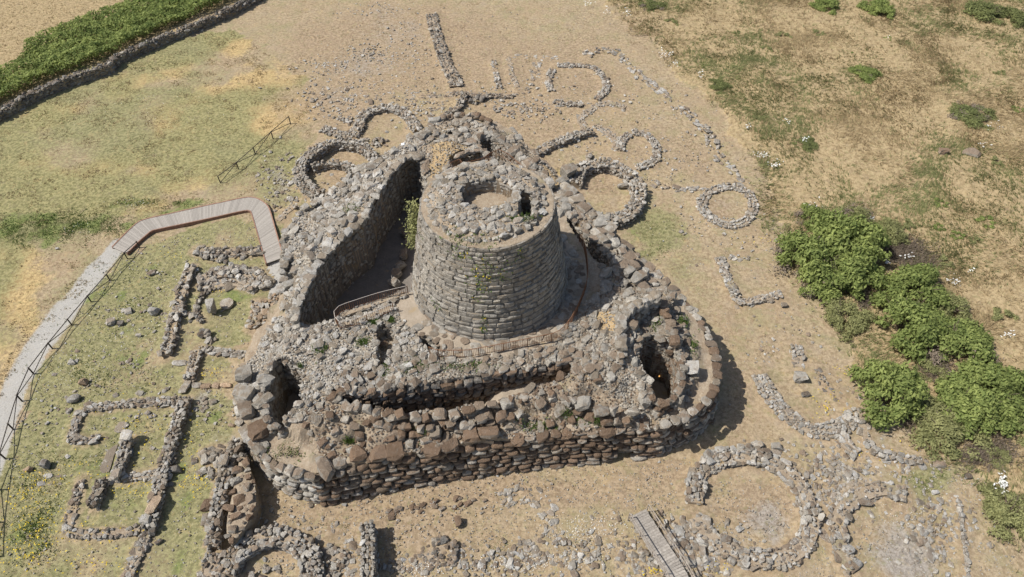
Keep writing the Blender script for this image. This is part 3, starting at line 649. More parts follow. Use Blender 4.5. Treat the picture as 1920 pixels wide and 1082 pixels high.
    disc = [(TC[0] - .12 + 5.25 * math.cos(t), TC[1] + .15 + 5.25 * math.sin(t)) for t in np.linspace(0, 2 * math.pi, 40)]
    hole = [(CH[0] + 2.5 * math.cos(t), CH[1] + 1.95 * math.sin(t)) for t in np.linspace(0, 2 * math.pi, 24)]
    sl = [(RM[0] - .75, RM[1] - 1.6), (RM[0] + .7, RM[1] - 1.6), (RM[0] + .7, RM[1] + 1.6), (RM[0] - .75, RM[1] + 1.6)]
    scatter(tw, disc, .38, ('grey_stone', 'pale_stone', 'tower_stone'), 7000, ('rock', 'rock', 'round'), .85, .42, surf=lambda x, y: top(x, y), avoid=[hole, sl], flat=.55, zoff=-.05)
    scatter(tw, disc, .18, ('grey_stone', 'pale_stone'), 3500, 'rock', 1.0, .3, surf=lambda x, y: top(x, y), avoid=[hole, sl])
    tw.finish('stone', .5, 300, 'top_rubble')
tower()

# ---- bastion
bs = Thing('stone_bastion', 'three-cornered rubble bastion heaped round the tower, its broken top covered in pale stones', 'bastion', (0, -6, 0))
AREA = {
 'west': ([(500, 560), (552, 606), (630, 600), (700, 572), (765, 560), (790, 610), (840, 665), (830, 700), (700, 740), (620, 740), (570, 780), (480, 790), (435, 740), (440, 690), (455, 640)], ('pale_stone', 'pale_stone', 'grey_stone'), .36),
 'northwest': ([(530, 600), (526, 420), (560, 395), (640, 340), (740, 270), (790, 235), (800, 300), (770, 290), (700, 380), (640, 450), (560, 580), (552, 600)], ('grey_stone', 'pale_stone', 'pale_stone'), .55),
 'north': ([(780, 240), (830, 210), (930, 220), (985, 250), (1060, 330), (1080, 400), (1040, 400), (960, 340), (850, 340), (800, 340), (785, 290)], ('grey_stone', 'mixed_stone', 'grey_stone'), .55),
 'northeast': ([(1040, 330), (1160, 430), (1245, 520), (1300, 590), (1240, 560), (1130, 545), (1120, 480), (1060, 400)], ('mixed_stone', 'grey_stone'), .6),
 'east': ([(1080, 590), (1125, 545), (1240, 545), (1290, 600), (1310, 680), (1300, 745), (1230, 780), (1100, 700), (1070, 690), (1030, 660)], ('mixed_stone', 'grey_stone', 'grey_stone'), .45),
 'south': ([(560, 780), (640, 745), (800, 765), (960, 740), (1080, 700), (1250, 765), (1180, 795), (1000, 805), (900, 812), (760, 840), (640, 850), (600, 880), (590, 820)], ('mixed_stone', 'brown_stone', 'grey_stone'), .45),
 'middle': ([(620, 745), (700, 735), (850, 715), (1060, 682), (1080, 640), (1050, 650), (880, 678), (820, 670), (760, 690), (640, 700)], ('mixed_stone', 'grey_stone'), .42)}
BALD = [cut(p, z) for p, z in (([(805, 268), (850, 262), (885, 272), (870, 285), (845, 295), (832, 318), (808, 335), (800, 318), (812, 292)], 7.2), ([(1112, 588), (1140, 583), (1160, 600), (1150, 626), (1120, 618)], 7.0), ([(1015, 305), (1050, 330), (1062, 345), (1045, 350), (1025, 330)], 6.4),
    ([(1040, 312), (1078, 350), (1150, 426), (1240, 514), (1300, 578), (1285, 592), (1222, 526), (1150, 455), (1122, 425), (1098, 392), (1066, 356)], 5.4),
    ([(1300, 590), (1330, 630), (1345, 700), (1320, 765), (1240, 800), (1235, 784), (1285, 752), (1308, 700), (1298, 640), (1280, 605)], 4.9), ([(470, 830), (520, 820), (560, 826), (585, 850), (600, 884), (560, 888), (510, 866)], 4.2),
    ([(960, 812), (1100, 800), (1240, 788), (1240, 800), (1140, 813), (1040, 821), (960, 832)], 4.1), ([(930, 232), (962, 242), (1003, 284), (1040, 318), (1020, 312), (985, 285), (950, 255), (925, 240)], 5.6))]
cv, cq, cf = bastion_core(); bs.part('bastion_core', cv, cq, ['soil', 'dirt_floor', 'cobble_base', 'shade_toned_dirt', 'ochre_soil'], midx=cf)
NAMES = {'west': ('rubble_terrace', 'pale cobbly rubble terrace around the left corner shaft, in front of the yard'),
 'northwest': ('broad_wall', 'broad pale rubble wall top running along the deep shaded yard'),
 'north': ('rear_platform', 'rubble platform behind the tower with sunken rooms and ochre dry grass'),
 'northeast': ('block_wall', 'line of big squared blocks beside the narrow slit passage right of the tower'),
 'east': ('collapsed_corner_tower', 'collapsed brownish rubble corner tower around the dark shaft at right'),
 'south': ('parapet_rubble', 'brown and grey tumbled stones heaped between the long open gallery and front wall'),
 'middle': ('gallery_bank', 'rubble bank between the long open gallery and the rusty railing')}
TH = {}
for k, (pp, mm, sz) in AREA.items():
    zl = 6.8 if k not in ('south',) else 5.4
    pw = np.array([P(a, b, zl) for a, b in pp]); c = pw.mean(0)
    if k == 'west': pw = np.array([P(a, b, 6.5) for a, b in pp])
    t = TH[k] = Thing(*NAMES[k], 'ruined wall' if k != 'east' else 'tower', (c[0], c[1], 4.0))
# generous facing of every drop
def facing(th, rimpts, z, zb, side, **kw):
    W = []
    for p in rimpts:
        zz = p[2] if len(p) > 2 else z; q = P(p[0], p[1], zz); W.append((q[0], q[1], zz, zb))
    courses(th, W, side, **kw)
def hole_facing(th, W, zt, zb, **kw):
    a = np.asarray(W)[:, :2]; area = ((a[:, 0] * np.roll(a[:, 1], -1)) - (np.roll(a[:, 0], -1) * a[:, 1])).sum()
    courses(th, [(x, y, zt, zb) for x, y in a], -1 if area > 0 else 1, closed=True, **kw)
PU = dict(push=.2)
yw = Thing('yard_wall', 'high inner wall of rough dark blocks enclosing the deep shaded courtyard', 'wall', (*YARD_W[4][:2], .3))
courses(yw, [(q[0], q[1], 8.0, .0) for q in YARD_W], 1, .015, .55, .8, .7, ('grey_stone', 'mixed_stone', 'grey_stone'), 'rock', rough=.17, ragged=.4, push=.12)
courses(yw, [(q[0], q[1], 7.3, .2) for q in YARD_N], 1, .12, .42, .8, .7, ('grey_stone', 'tower_stone'), 'slab', rough=.12)
courses(yw, [(q[0], q[1], 7.1, .2) for q in YARD_S], 1, .05, .5, .8, .7, ('grey_stone', 'mixed_stone'), 'round', rough=.08, s0=0)
for i, (a, b) in enumerate(((745, 515), (757, 478), (752, 500), (739, 533), (765, 455), (760, 440))):
    q = P(a, b, 1.2); yw.stone('round', (q[0], q[1], 1.4), (U(-.1, .1), U(-.1, .1), U(0, 3)), (1.3, .9, .8), 'mixed_stone')
yw.finish('stone', .5, 300)
hole_facing(TH['west'], WELL_L, 6.1, .2, batter=.02, push=.05, ch=.5, ln=.75, dep=.6, m=('grey_stone', 'mixed_stone'), kind='round', rough=.1)
hole_facing(TH['east'], WELL_R, 6.7, .2, batter=.02, push=.05, ch=.5, ln=.75, dep=.6, m=('mixed_stone', 'brown_stone'), kind='round', rough=.1)
for i, (h, f) in enumerate(HOLES[3:]):
    th = TH[('west', 'middle', 'north', 'north', 'north', 'northeast')[i]]
    hole_facing(th, h, h[:, 2].mean() + .1, f, batter=.03, push=.18, ch=.45, ln=.7, dep=.55, m=('grey_stone', 'mixed_stone'), kind='rock', rough=.08, ragged=.4)
courses(TH['middle'], [(*P(a, b, 6.8)[:2], 6.95, .4 + min(1, max(0, (a - 820)) / 140) * 3.6) for a, b in SLOT_N], 1, .0, .5, .8, .6, ('brown_stone', 'dark_stone', 'brown_stone'), 'round', rough=.1, ragged=.5, push=.42)  # darker stones chosen to put the gallery's deep shade into this face's colour
courses(TH['south'], [(*P(a, b, 6.2)[:2], 6.3, 3.4) for a, b in SLOT_S], 1, .03, .55, .8, .6, ('brown_stone', 'mixed_stone'), 'rock', rough=.1, ragged=.2, push=.0)
PXW = {}
for k, (pp, mm, sz) in AREA.items():
    zl = {'south': 5.4, 'west': 6.3}.get(k, 6.8); pw = np.array([P(a, b, zl) for a, b in pp])
    scatter(TH[k], pw, sz, mm, 6000, ('rock', 'round', 'rock', 'rock'), .92, .5, zoff=-sz * .2, flat=.6, tilt=.2, avoid=BALD, soily=.60 if k != 'northwest' else .64)
    scatter(TH[k], pw, sz * .55, mm, 6000, 'rock', .95, .3, zoff=-.05, flat=.6, avoid=BALD, soily=.66)
    scatter(TH[k], pw, .16, mm, 6000, 'rock', 1.0, .3, zoff=-.01)
# rows of bigger blocks
def row(th, pts, z, size, m, kind='block', step=1.0, jit=.15, zoff=.0, hgt=.6, skip=0):
    W = [P(a, b, z)[:2] for a, b in pts]; at, L = path(W); s = 0
    while s < L:
        l = size * U(.8, 1.25); q, t = at(s + l / 2)
        if random.random() >= skip: th.stone(kind if random.random() < .6 else random.choice(('rock', 'round')), (q[0] + U(-jit, jit), q[1] + U(-jit, jit), z + zoff + U(-.14, .1)), (U(-.1, .1), U(-.1, .1), math.atan2(t[1], t[0]) + U(-.3, .3)), (l * 1.04, size * U(.8, 1.3), size * hgt * U(.75, 1.2)), pick(m))
        s += l * step
row(TH['northwest'], YARD_RIM, 7.85, .85, ('pale_stone', 'grey_stone'), 'round', .95, hgt=.5)
row(TH['northwest'], [(537, 428), (533, 470), (531, 510), (530, 545)], 6.0, .9, ('pale_stone', 'grey_stone'), 'block', hgt=.6)
row(TH['northwest'], [(700, 302), (668, 323), (631, 349), (598, 375), (560, 402)], 6.4, .8, ('pale_stone', 'grey_stone'), 'block', hgt=.6)
row(TH['south'], [(638, 758), (700, 774), (740, 781), (800, 779), (880, 768), (960, 756)], 6.15, 1.05, ('mixed_stone', 'mixed_stone', 'grey_stone', 'brown_stone'), 'rock', 1.0, .22, hgt=.7)
row(TH['south'], [(660, 792), (740, 803), (820, 798), (900, 786), (960, 776)], 5.5, .95, ('brown_stone', 'mixed_stone'), 'rock', 1.0, .3, hgt=.7)
row(TH['south'], [(640, 812), (720, 818), (800, 812), (870, 800), (920, 795)], 4.9, 1.0, ('brown_stone', 'brown_stone', 'mixed_stone'), 'rock', 1.1, .3, hgt=.65, skip=.15)
row(TH['south'], [(980, 756), (1020, 746), (1050, 738), (1090, 760), (1140, 770), (1180, 775)], 5.7, 1.2, ('mixed_stone', 'grey_stone'), 'rock', 1.0, .35, hgt=.8)
row(TH['south'], [(1000, 765), (1060, 770), (1120, 782), (1180, 785)], 4.9, 1.0, ('brown_stone', 'mixed_stone'), 'rock', 1.1, .3, hgt=.75)
row(TH['northeast'], [(1046, 335), (1070, 362), (1098, 385), (1125, 412), (1140, 440)], 5.9, 1.35, ('grey_stone', 'mixed_stone'), 'block', 1.0, .15, hgt=.7)
row(TH['northeast'], [(1062, 350), (1080, 372), (1110, 400), (1130, 425)], 6.3, 1.4, ('grey_stone', 'mixed_stone'), 'block', 1.05, .15, hgt=.7)
row(TH['northeast'], [(1130, 425), (1155, 455), (1180, 490), (1205, 515)], 6.3, 1.1, ('grey_stone', 'mixed_stone'), 'block', 1.0, .25, hgt=.7)
row(TH['northeast'], [(1112, 432), (1132, 455), (1155, 490), (1185, 520), (1215, 545)], 6.8, 1.0, ('grey_stone', 'mixed_stone'), 'block', 1.0, .2, hgt=.7)
row(TH['east'], [(1166, 655), (1162, 622), (1170, 595), (1187, 577), (1207, 565), (1230, 558)], 8.35, .95, ('pale_stone', 'grey_stone'), 'round', .62, .06, hgt=.95)
row(TH['east'], [(1176, 650), (1172, 622), (1180, 600), (1195, 585), (1215, 575)], 7.55, .8, ('grey_stone', 'mixed_stone'), 'round', .8, .06, hgt=.9)
row(TH['east'], [(1228, 560), (1250, 590), (1258, 615), (1262, 640)], 7.0, 1.0, ('mixed_stone', 'brown_stone'), 'rock', .7, .15, hgt=.9)
row(TH['north'], [(805, 232), (830, 222), (860, 215), (892, 217), (918, 228)], 5.9, .8, ('mixed_stone', 'brown_stone'), 'slab', .8, .05, hgt=.8)
row(TH['north'], [(893, 258), (915, 250), (940, 262), (965, 285), (990, 310), (1010, 330)], 6.9, 1.2, ('grey_stone', 'mixed_stone'), 'rock', .9, .2, hgt=.8)
row(TH['north'], [(1000, 325), (1020, 330), (1030, 345)], 6.9, 1.1, ('pale_stone', 'grey_stone'), 'block', .9, .2, hgt=.8)
row(TH['north'], [(850, 298), (872, 285), (905, 282), (915, 290)], 7.3, .9, ('grey_stone', 'mixed_stone'), 'rock', .8, .1, hgt=.7)
RG = [(1162, 662), (1157, 625), (1165, 594), (1185, 573), (1208, 560), (1232, 553)]
courses(TH['east'], [(*P(a, b, 8.3)[:2], 8.3, 6.6) for a, b in RG], -1, .12, .38, .7, .8, ('pale_stone', 'grey_stone'), 'slab', rough=.1, ragged=.3, push=.1)
courses(TH['east'], [(*P(a + 12, b + 8, 8.2)[:2], 8.2, 6.0) for a, b in RG], 1, .02, .45, .7, .7, ('mixed_stone', 'grey_stone', 'brown_stone'), 'rock', rough=.12, ragged=.3)
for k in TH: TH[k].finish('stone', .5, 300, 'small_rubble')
# outer facing walls
ow = Thing('front_wall', 'long front wall of dark brown and grey boulders in rough courses', 'wall', (*P(900, 900)[:2], 0))
i0 = [i for i, p in enumerate(OUT) if p[0] == 588][0]; i1 = [i for i, p in enumerate(OUT) if p[0] == 1240][0]
def seg(a, b): return [(q[0], q[1], q[2] + .05, 0.0) for q in OUTW[a:b + 1]]
courses(ow, seg(i0, i1), 1, .2, .50, .98, .8, ('brown_stone', 'brown_stone', 'mixed_stone'), 'slab', rough=.12, ragged=.3, void=(P(1176, 860, .5)[0], .45, .9))
q = P(1176, 846, 1.2); ow.stone('block', (q[0], q[1] + .35, 1.25), (0, .02, .03), (2.3, .8, .5), 'mixed_stone')
row(ow, [(652, 852), (700, 848), (738, 847)], 4.5, 1.75, 'brown_stone', 'block', 1.05, .05, hgt=.45)
row(ow, [(600, 890), (625, 872), (640, 868)], 4.3, 1.3, ('brown_stone', 'mixed_stone'), 'block', 1.0, .1, hgt=.7)
row(ow, [(795, 846), (830, 838), (850, 834)], 4.4, 1.1, 'brown_stone', 'block', 1.0, .05, hgt=.6)
row(ow, [(868, 818), (893, 815), (915, 812)], 4.9, 1.5, 'brown_stone', 'block', .95, .05, hgt=.6)
row(ow, [(955, 824), (1040, 812), (1140, 804), (1240, 792)], 4.05, 1.15, ('brown_stone', 'brown_stone', 'mixed_stone'), 'round', .95, .05, hgt=.4)
ow.finish('stone', .5, 300)
ew = Thing('east_corner_wall', 'curved outer wall of the right corner tower, casting a round shadow on grass', 'wall', (*P(1340, 760)[:2], 0))
i2 = [i for i, p in enumerate(OUT) if p[0] == 1150][0]
courses(ew, seg(i1, i2), 1, .16, .55, .95, .8, ('mixed_stone', 'grey_stone', 'brown_stone'), 'round', rough=.13, ragged=.3)
row(ew, [(1240, 797), (1275, 785), (1308, 766), (1338, 736), (1347, 702), (1339, 661), (1323, 620), (1298, 583), (1267, 547)], 4.9, .85, ('grey_stone', 'mixed_stone', 'brown_stone'), 'slab', .95, .06, hgt=.35)
row(ew, [(1267, 547), (1236, 518), (1205, 490), (1168, 455)], 5.15, 1.1, ('mixed_stone', 'grey_stone'), 'block', 1.0, .1, hgt=.5)
ew.finish('stone', .5, 300)
nw = Thing('rear_outer_wall', 'far outer wall of the bastion behind the tower, mostly hidden', 'wall', (*P(940, 240)[:2], 0))
courses(nw, seg(i2, len(OUTW) - 5), 1, .1, .7, 1.2, .8, ('grey_stone', 'mixed_stone'), 'block', rough=.1)
nw.finish('stone', .5, 300)
lw = Thing('west_corner_wall', 'curved pale outer wall at the left corner of the bastion, next to the half-moon wall', 'wall', (*P(480, 860)[:2], 0))
courses(lw, [(q[0], q[1], q[2] + .05, 0.0) for q in OUTW[0:i0 + 1]], 1, .13, .52, .95, .8, ('pale_stone', 'grey_stone', 'mixed_stone'), 'slab', rough=.12, ragged=.3)
row(lw, [(447, 785), (470, 824), (500, 860), (539, 884), (585, 895)], 4.2, .95, ('pale_stone', 'grey_stone', 'mixed_stone'), 'round', .95, .08, hgt=.6)
lw.finish('stone', .5, 300)
# great blocks standing loose on the corners
for (lb, a, b, z, s, rz, mm, kd) in [
    ('upper of two big grey blocks at the outer left edge of the bastion', 455, 702, 5.4, (1.7, 1.4, 1.1), .3, 'grey_stone', 'block'),
    ('lower of two big grey blocks at the outer left edge of the bastion', 458, 738, 5.2, (1.8, 1.5, 1.1), -.3, 'grey_stone', 'block'),
    ('brown-topped rectangular block on the left corner edge under the two grey blocks', 462, 768, 4.9, (1.5, 2.0, .9), .5, 'mixed_stone', 'block'),
    ('brown block casting a dark shadow beside the bare patch', 487, 806, 4.7, (1.9, 1.5, 1.0), .5, 'brown_stone', 'block'),
    ('rounded pale boulder lying at the left lip of the left corner shaft', 498, 714, 5.9, (1.7, 1.1, .8), 0, 'grey_stone', 'round'),
    ('long pale boulder at the lower left lip of the left corner shaft', 493, 754, 5.5, (1.1, 1.9, .8), -.8, 'grey_stone', 'round'),
    ('flat pale slab beside the dark shaft of the right corner tower', 1291, 690, 5.9, (1.8, 1.3, .5), -.1, 'pale_stone', 'block'),
    ('large square boulder where the far right hut ring meets the bastion', 1066, 322, 1.6, (2.4, 2.0, 2.2), .5, 'mixed_stone', 'rock'),
    ('large pale cube block, end of the row right of the tower', 1141, 431, 6.2, (1.4, 1.4, 1.1), .8, 'grey_stone', 'block'),
    ('upright rounded boulder on the rear platform behind the tower', 880, 228, 6.2, (1.0, .9, 1.3), 0, 'grey_stone', 'round'),
    ('square white-edged block on the far left corner of the rear platform', 814, 226, 6.3, (1.7, 1.3, .8), .1, 'pale_stone', 'block'),
    ('brown boulder lying in the small grassy pit near the yard railing', 718, 645, 5.9, (1.0, .8, .6), 0, 'brown_stone', 'rock')]:
    q = P(a, b, z); single('boulder', lb, 'boulder', kd, q, s, rz, mm, (U(-.1, .1), U(-.1, .1)))

# double curb walls at the yard's near end
for lb, pts in (('low pale stone curb along the yard edge inside the curved railing', [(640, 588), (680, 574), (720, 560), (756, 548)]),
                ('second low stone curb in front of the yard edge curb', [(645, 605), (690, 590), (735, 573)])):
    W = P(*pts[0], 7); t = Thing('stone_curb', lb, 'low wall', W, group='curbs at the near end of the yard')
    low_wall(t, pts, .7, .4, .45, ('pale_stone', 'grey_stone'), base=7.0, decay=.1); t.finish('stone', .45)
# paving on the walk round the tower
pv = Thing('paved_walk', 'flat worn flagstones of the walk around the foot of the tower', 'paving', (TC[0] + 8, TC[1], 7))
ann = [(TC[0] + 9.4 * math.cos(t), TC[1] + 9.4 * math.sin(t)) for t in np.linspace(-2.4, .8, 30)] + [(TC[0] + 7.7 * math.cos(t), TC[1] + 7.7 * math.sin(t)) for t in np.linspace(.8, -2.4, 30)]
scatter(pv, ann, .6, ('mixed_stone', 'grey_stone'), 2500, 'slab', .95, .25, tilt=.02, flat=.12, zoff=-.045, surf=lambda x, y: np.full_like(x, 7.0)); pv.finish('flagstone', .5)

# ------------------------------------------------------------------ huts and low walls around
GR = 'ruined hut rings around the bastion'; GW = 'low ruined walls of the excavated buildings'
gm = ('grey_stone', 'pale_stone', 'pale_stone', 'mixed_stone'); lm = ('pale_stone', 'grey_stone', 'pale_stone')
def wall(name, label, cat, segs, group=None, minsize=.5, **kw):
    first = P(*segs[0][0][:2]); t = Thing(name, label, cat, (first[0], first[1], 0), group)
    for s in segs:
        k2 = dict(kw); pts = s
        if isinstance(s, tuple): pts, ex = s; k2.update(ex)
        low_wall(t, pts, **k2)
    t.finish('stone', minsize, 300, 'small_stones'); return t
def fix(s): return s
wallx = wall
def W2(name, label, cat, segs, **kw):
    first = segs[0][0][0]; c = P(first[0], first[1]); t = Thing(name, label, cat, (c[0], c[1], 0), kw.pop('group', None)); ms = kw.pop('minsize', .45); pn = kw.pop('piles', ())
    for pts, ex in segs:
        k2 = dict(kw); k2.update(ex); low_wall(t, pts, **k2)
    for p in pn: pile(t, *p)
    t.finish('stone', ms, 300, 'small_stones'); return t
W2('hut_ring', 'largest complete round hut ring with brown gravel floor, at lower right', 'ruined hut', [
    ([(1306, 940), (1306, 905), (1322, 875), (1360, 855), (1405, 853), (1450, 864), (1487, 888), (1512, 925), (1524, 968), (1516, 1008), (1484, 1038), (1428, 1047), (1380, 1034), (1340, 1012), (1312, 980), (1306, 968)], dict(width=1.7, height=.8, size=.5)),
    ([(1298, 905), (1318, 868), (1350, 848), (1400, 842), (1440, 850)], dict(width=1.1, height=.75, size=.7)),
    ([(1525, 930), (1536, 965), (1530, 1000)], dict(width=1.4, height=.2, size=.8, flat=.4))], m=gm, decay=.15, group=GR)
W2('hut_ring', 'open half ring of a hut with dark gravel floor, right of the complete ring', 'ruined hut', [
    ([(1702, 924), (1660, 914), (1618, 926), (1588, 945), (1573, 975), (1576, 1012), (1588, 1042), (1604, 1066)], dict(width=1.5, height=.8, size=.55)),
    ([(1745, 1001), (1755, 1030), (1775, 1056), (1772, 1080)], dict(width=1.2, height=.3, size=.6, flat=.6, decay=.3))], m=gm, decay=.1, group=GR)
W2('hut_ring', 'crescent of small stones below the bush cluster, right of the bastion', 'ruined hut', [
    ([(1424, 700), (1436, 722), (1452, 748), (1478, 775), (1512, 798), (1548, 806), (1580, 796), (1602, 780)], dict(width=1.7, height=.55, size=.42))], m=lm, decay=.25, group=GR)
W2('stone_wall', 'short jagged stub wall under the crescent hut', 'ruined wall', [([(1578, 812), (1590, 832), (1608, 848)], {})], width=1.2, height=.7, size=.5, m=gm, group=GW)
W2('stone_wall', 'angled low wall of pale boulders right of the crescent hut', 'ruined wall', [([(1608, 762), (1618, 790), (1630, 822), (1640, 846), (1665, 852), (1700, 858), (1730, 862)], dict(smooth=False))], width=.9, height=.6, size=.55, m=lm, group=GW)
W2('stone_wall', 'corner-shaped low wall standing alone on the grass at right', 'ruined wall', [([(1352, 478), (1360, 505), (1374, 535), (1386, 563), (1425, 558), (1466, 548)], dict(smooth=False)), ([(1356, 482), (1390, 481), (1424, 479)], dict(height=.3, width=.6))], width=1.0, height=.65, size=.42, m=lm, group=GW)
W2('hut_ring', 'small flat circle of stones in the middle of the right-hand wall line', 'ruined hut', [([(1316, 378), (1325, 400), (1345, 414), (1370, 420), (1396, 414), (1411, 395), (1411, 372), (1392, 354), (1362, 349), (1334, 357)], dict(closed=True))], width=1.2, height=.44, size=.42, m=lm, decay=.12, group=GR)
W2('stone_wall', 'straight row of stones leading to the small flat circle', 'ruined wall', [([(1214, 331), (1245, 350), (1280, 352), (1322, 350)], {})], width=.7, height=.35, size=.5, m=gm, group=GW)
W2('stone_wall', 'long curving line of flat stones across the far right meadow', 'ruined wall', [([(1100, 101), (1125, 91), (1155, 95), (1180, 119), (1205, 144), (1240, 170), (1262, 196), (1295, 212), (1330, 248), (1346, 288), (1375, 322), (1396, 350)], {})], width=1.2, height=.35, size=.52, m=gm, flat=.6, decay=.12, group=GW)
W2('hut_ring', 'far ring of stones below the flat meadow, behind the rear platform', 'ruined hut', [
    ([(1045, 121), (1075, 121), (1110, 124), (1132, 143), (1137, 165), (1120, 184)], {}), ([(1037, 128), (1028, 148), (1033, 168)], {}), ([(1038, 187), (1065, 193), (1090, 193)], dict(height=.5)), ([(1010, 108), (1003, 130), (1006, 148)], dict(height=.2))], width=1.05, height=.48, size=.46, m=gm, decay=.15, group=GR)
W2('stone_wall', 'short straight row of stones, left one of two parallel rows far behind', 'ruined wall', [([(926, 112), (930, 138), (936, 163)], {})], width=.8, height=.4, size=.42, m=gm, decay=.1, group=GW)
W2('stone_wall', 'short straight row of stones, right one of two parallel rows far behind', 'ruined wall', [([(953, 106), (960, 135), (971, 161)], {}), ([(953, 105), (1000, 105), (1045, 106)], dict(height=.15, decay=.6))], width=.8, height=.4, size=.45, m=gm, decay=.1, group=GW)
W2('stone_wall', 'dark crooked wall joining the rear platform to the rubble column', 'ruined wall', [([(828, 218), (852, 202), (862, 190), (870, 172)], dict(height=1.1)), ([(870, 172), (900, 178), (930, 176), (962, 178)], dict(height=.6)), ([(790, 178), (830, 178), (866, 170)], dict(height=.4, decay=.5))], width=1.0, size=.45, height=.8, m=('dark_stone', 'grey_stone', 'mixed_stone'), group=GW, piles=[(895, 186, 1.2, .8, .8, .8, 8, ('dark_stone', 'grey_stone'))])
W2('stone_wall', 'overgrown column of heaped dark stones running up the photo behind the tower', 'ruined wall', [([(808, 22), (815, 50), (825, 80), (832, 102), (845, 132), (856, 156)], {})], width=1.9, height=.8, size=.5, m=('dark_stone', 'mixed_stone', 'grey_stone'), decay=.4, group=GW)
W2('hut_ring', 'partly buried hut ring with grassy floor left of the rear platform', 'ruined hut', [([(660, 250), (672, 235), (676, 216), (695, 203), (720, 198), (746, 201), (768, 217), (782, 238)], {}), ([(602, 238), (625, 245), (650, 252), (668, 240)], dict(height=.6))], width=1.5, height=.95, size=.45, m=gm, group=GR, piles=[(700, 265, 2.2, 1.2, .9, .5, 40, gm), (655, 225, 1.5, 1.0, .4, .5, 20, gm)])
W2('hut_ring', 'deep double-walled hut at the left foot of the broad rubble wall', 'ruined hut', [
    ([(606, 268), (582, 284), (565, 302), (561, 324), (575, 344), (598, 360)], dict(height=1.7, width=1.4)), ([(606, 268), (632, 261), (668, 265), (694, 280), (700, 298)], dict(height=1.7, width=1.2)),
    ([(584, 309), (612, 302), (642, 304), (668, 315)], dict(height=1.3, width=.9))], size=.45, m=gm, decay=.08, group=GR)
W2('stone_wall', 'thick low wall running off the rear right of the bastion towards the far huts', 'ruined wall', [([(1006, 281), (1040, 264), (1075, 250), (1108, 240)], dict(height=1.1)), ([(1100, 238), (1088, 222), (1105, 205), (1135, 190), (1172, 200)], dict(height=.5))], width=1.3, size=.55, m=gm, group=GW)
W2('hut_ring', 'small open ring beyond the thick low wall at the rear right', 'ruined hut', [([(1115, 233), (1145, 250), (1163, 280)], dict(width=1.4, height=.4)), ([(1185, 246), (1214, 251), (1232, 274), (1226, 300), (1196, 312)], {}), ([(1163, 280), (1165, 262), (1180, 250)], {})], width=1.1, height=.55, size=.48, m=gm, decay=.12, group=GR)
W2('hut_ring', 'round hut with clean dirt floor pressed against the right flank of the bastion', 'ruined hut', [([(1078, 338), (1090, 312), (1120, 303), (1152, 306), (1178, 320), (1195, 342), (1198, 368), (1180, 394), (1150, 408), (1122, 404), (1100, 396)], {})], width=1.8, height=1.4, size=.5, m=gm, decay=.1, group=GR, piles=[(1098, 292, .9, .6, .7, .9, 5, gm)])
W2('stone_wall', 'broken line of dark stones on the slope right of the short meadow fence', 'ruined wall', [([(478, 335), (505, 318), (530, 300), (548, 285)], dict())], width=1.0, height=.3, size=.4, m=('dark_stone', 'grey_stone'), decay=.5, group=GW)
W2('stone_wall', 'tumbled stones between the boardwalk end and the broad wall', 'ruined wall', [([(520, 410), (535, 395), (550, 385)], dict())], width=1.0, height=.5, size=.5, m=gm, decay=.3, group=GW)
# lower left
W2('stone_wall', 'long straight wall crossing the left enclosure, shadow on its right side', 'ruined wall', [([(346, 742), (330, 790), (315, 838), (301, 890), (288, 940), (276, 985)], dict(height=1.0)), ([(272, 1000), (258, 1030), (240, 1075)], dict(height=.6)), ([(367, 652), (360, 680), (353, 705)], dict(height=.9))], width=1.05, size=.42, m=gm, decay=.1, group=GW, piles=[(286, 1005, .9, 1.2, .5, .6, 8, ('dark_stone', 'grey_stone'))])
W2('stone_wall', 'low cross wall leaving the top of the long straight wall towards the path', 'ruined wall', [([(338, 750), (270, 752), (215, 758), (158, 764)], dict())], width=.9, height=.5, size=.42, m=gm, group=GW)
W2('stone_wall', 'small hooked wall in the left enclosure, open to the right', 'ruined wall', [([(155, 766), (145, 782), (132, 822), (155, 825), (180, 820)], dict(smooth=False))], width=.9, height=.5, size=.42, m=gm, group=GW)
W2('stone_wall', 'small walled corner with white cap blocks in the left enclosure', 'ruined wall', [([(236, 820), (228, 852), (216, 888)], dict(height=1.0)), ([(218, 893), (255, 891), (296, 886)], dict(height=.5))], width=.95, size=.4, m=lm, decay=.1, group=GW)
W2('stone_wall', 'thin faint wall line leading from the yellow flowers to the dark pillar', 'ruined wall', [([(80, 899), (120, 899), (160, 895)], dict(height=.2)), ([(150, 897), (143, 925), (134, 955), (126, 992)], dict())], width=.85, height=.5, size=.42, m=gm, decay=.3, group=GW)
W2('stone_wall', 'dark short pillar-like wall standing between thin wall and white-capped corner', 'ruined wall', [([(188, 896), (180, 920), (170, 944)], dict())], width=.95, height=1.05, size=.42, m=('dark_stone', 'grey_stone'), decay=.05, group=GW)
W2('stone_wall', 'lowest cross wall of the left enclosure', 'ruined wall', [([(126, 998), (170, 1000), (215, 997), (260, 993)], dict())], width=.9, height=.5, size=.45, m=gm, group=GW)
W2('stone_wall', 'upper straight wall right of the fence, ending in small stones', 'ruined wall', [([(358, 492), (348, 515), (338, 548), (325, 592), (316, 635), (307, 660)], dict())], width=1.15, height=1.0, size=.55, m=gm, decay=.2, group=GW)
W2('stone_wall', 'jumbled row of dark rocks under the boardwalk bend', 'ruined wall', [([(366, 465), (395, 470), (430, 468), (460, 470), (487, 466)], dict())], width=1.5, height=.6, size=.5, m=('dark_stone', 'grey_stone'), decay=.3, group=GW, piles=[(404, 482, 1.6, 1.0, .7, .6, 16, ('dark_stone', 'grey_stone')), (452, 478, 1.0, .8, .5, .5, 8, ('dark_stone',))])
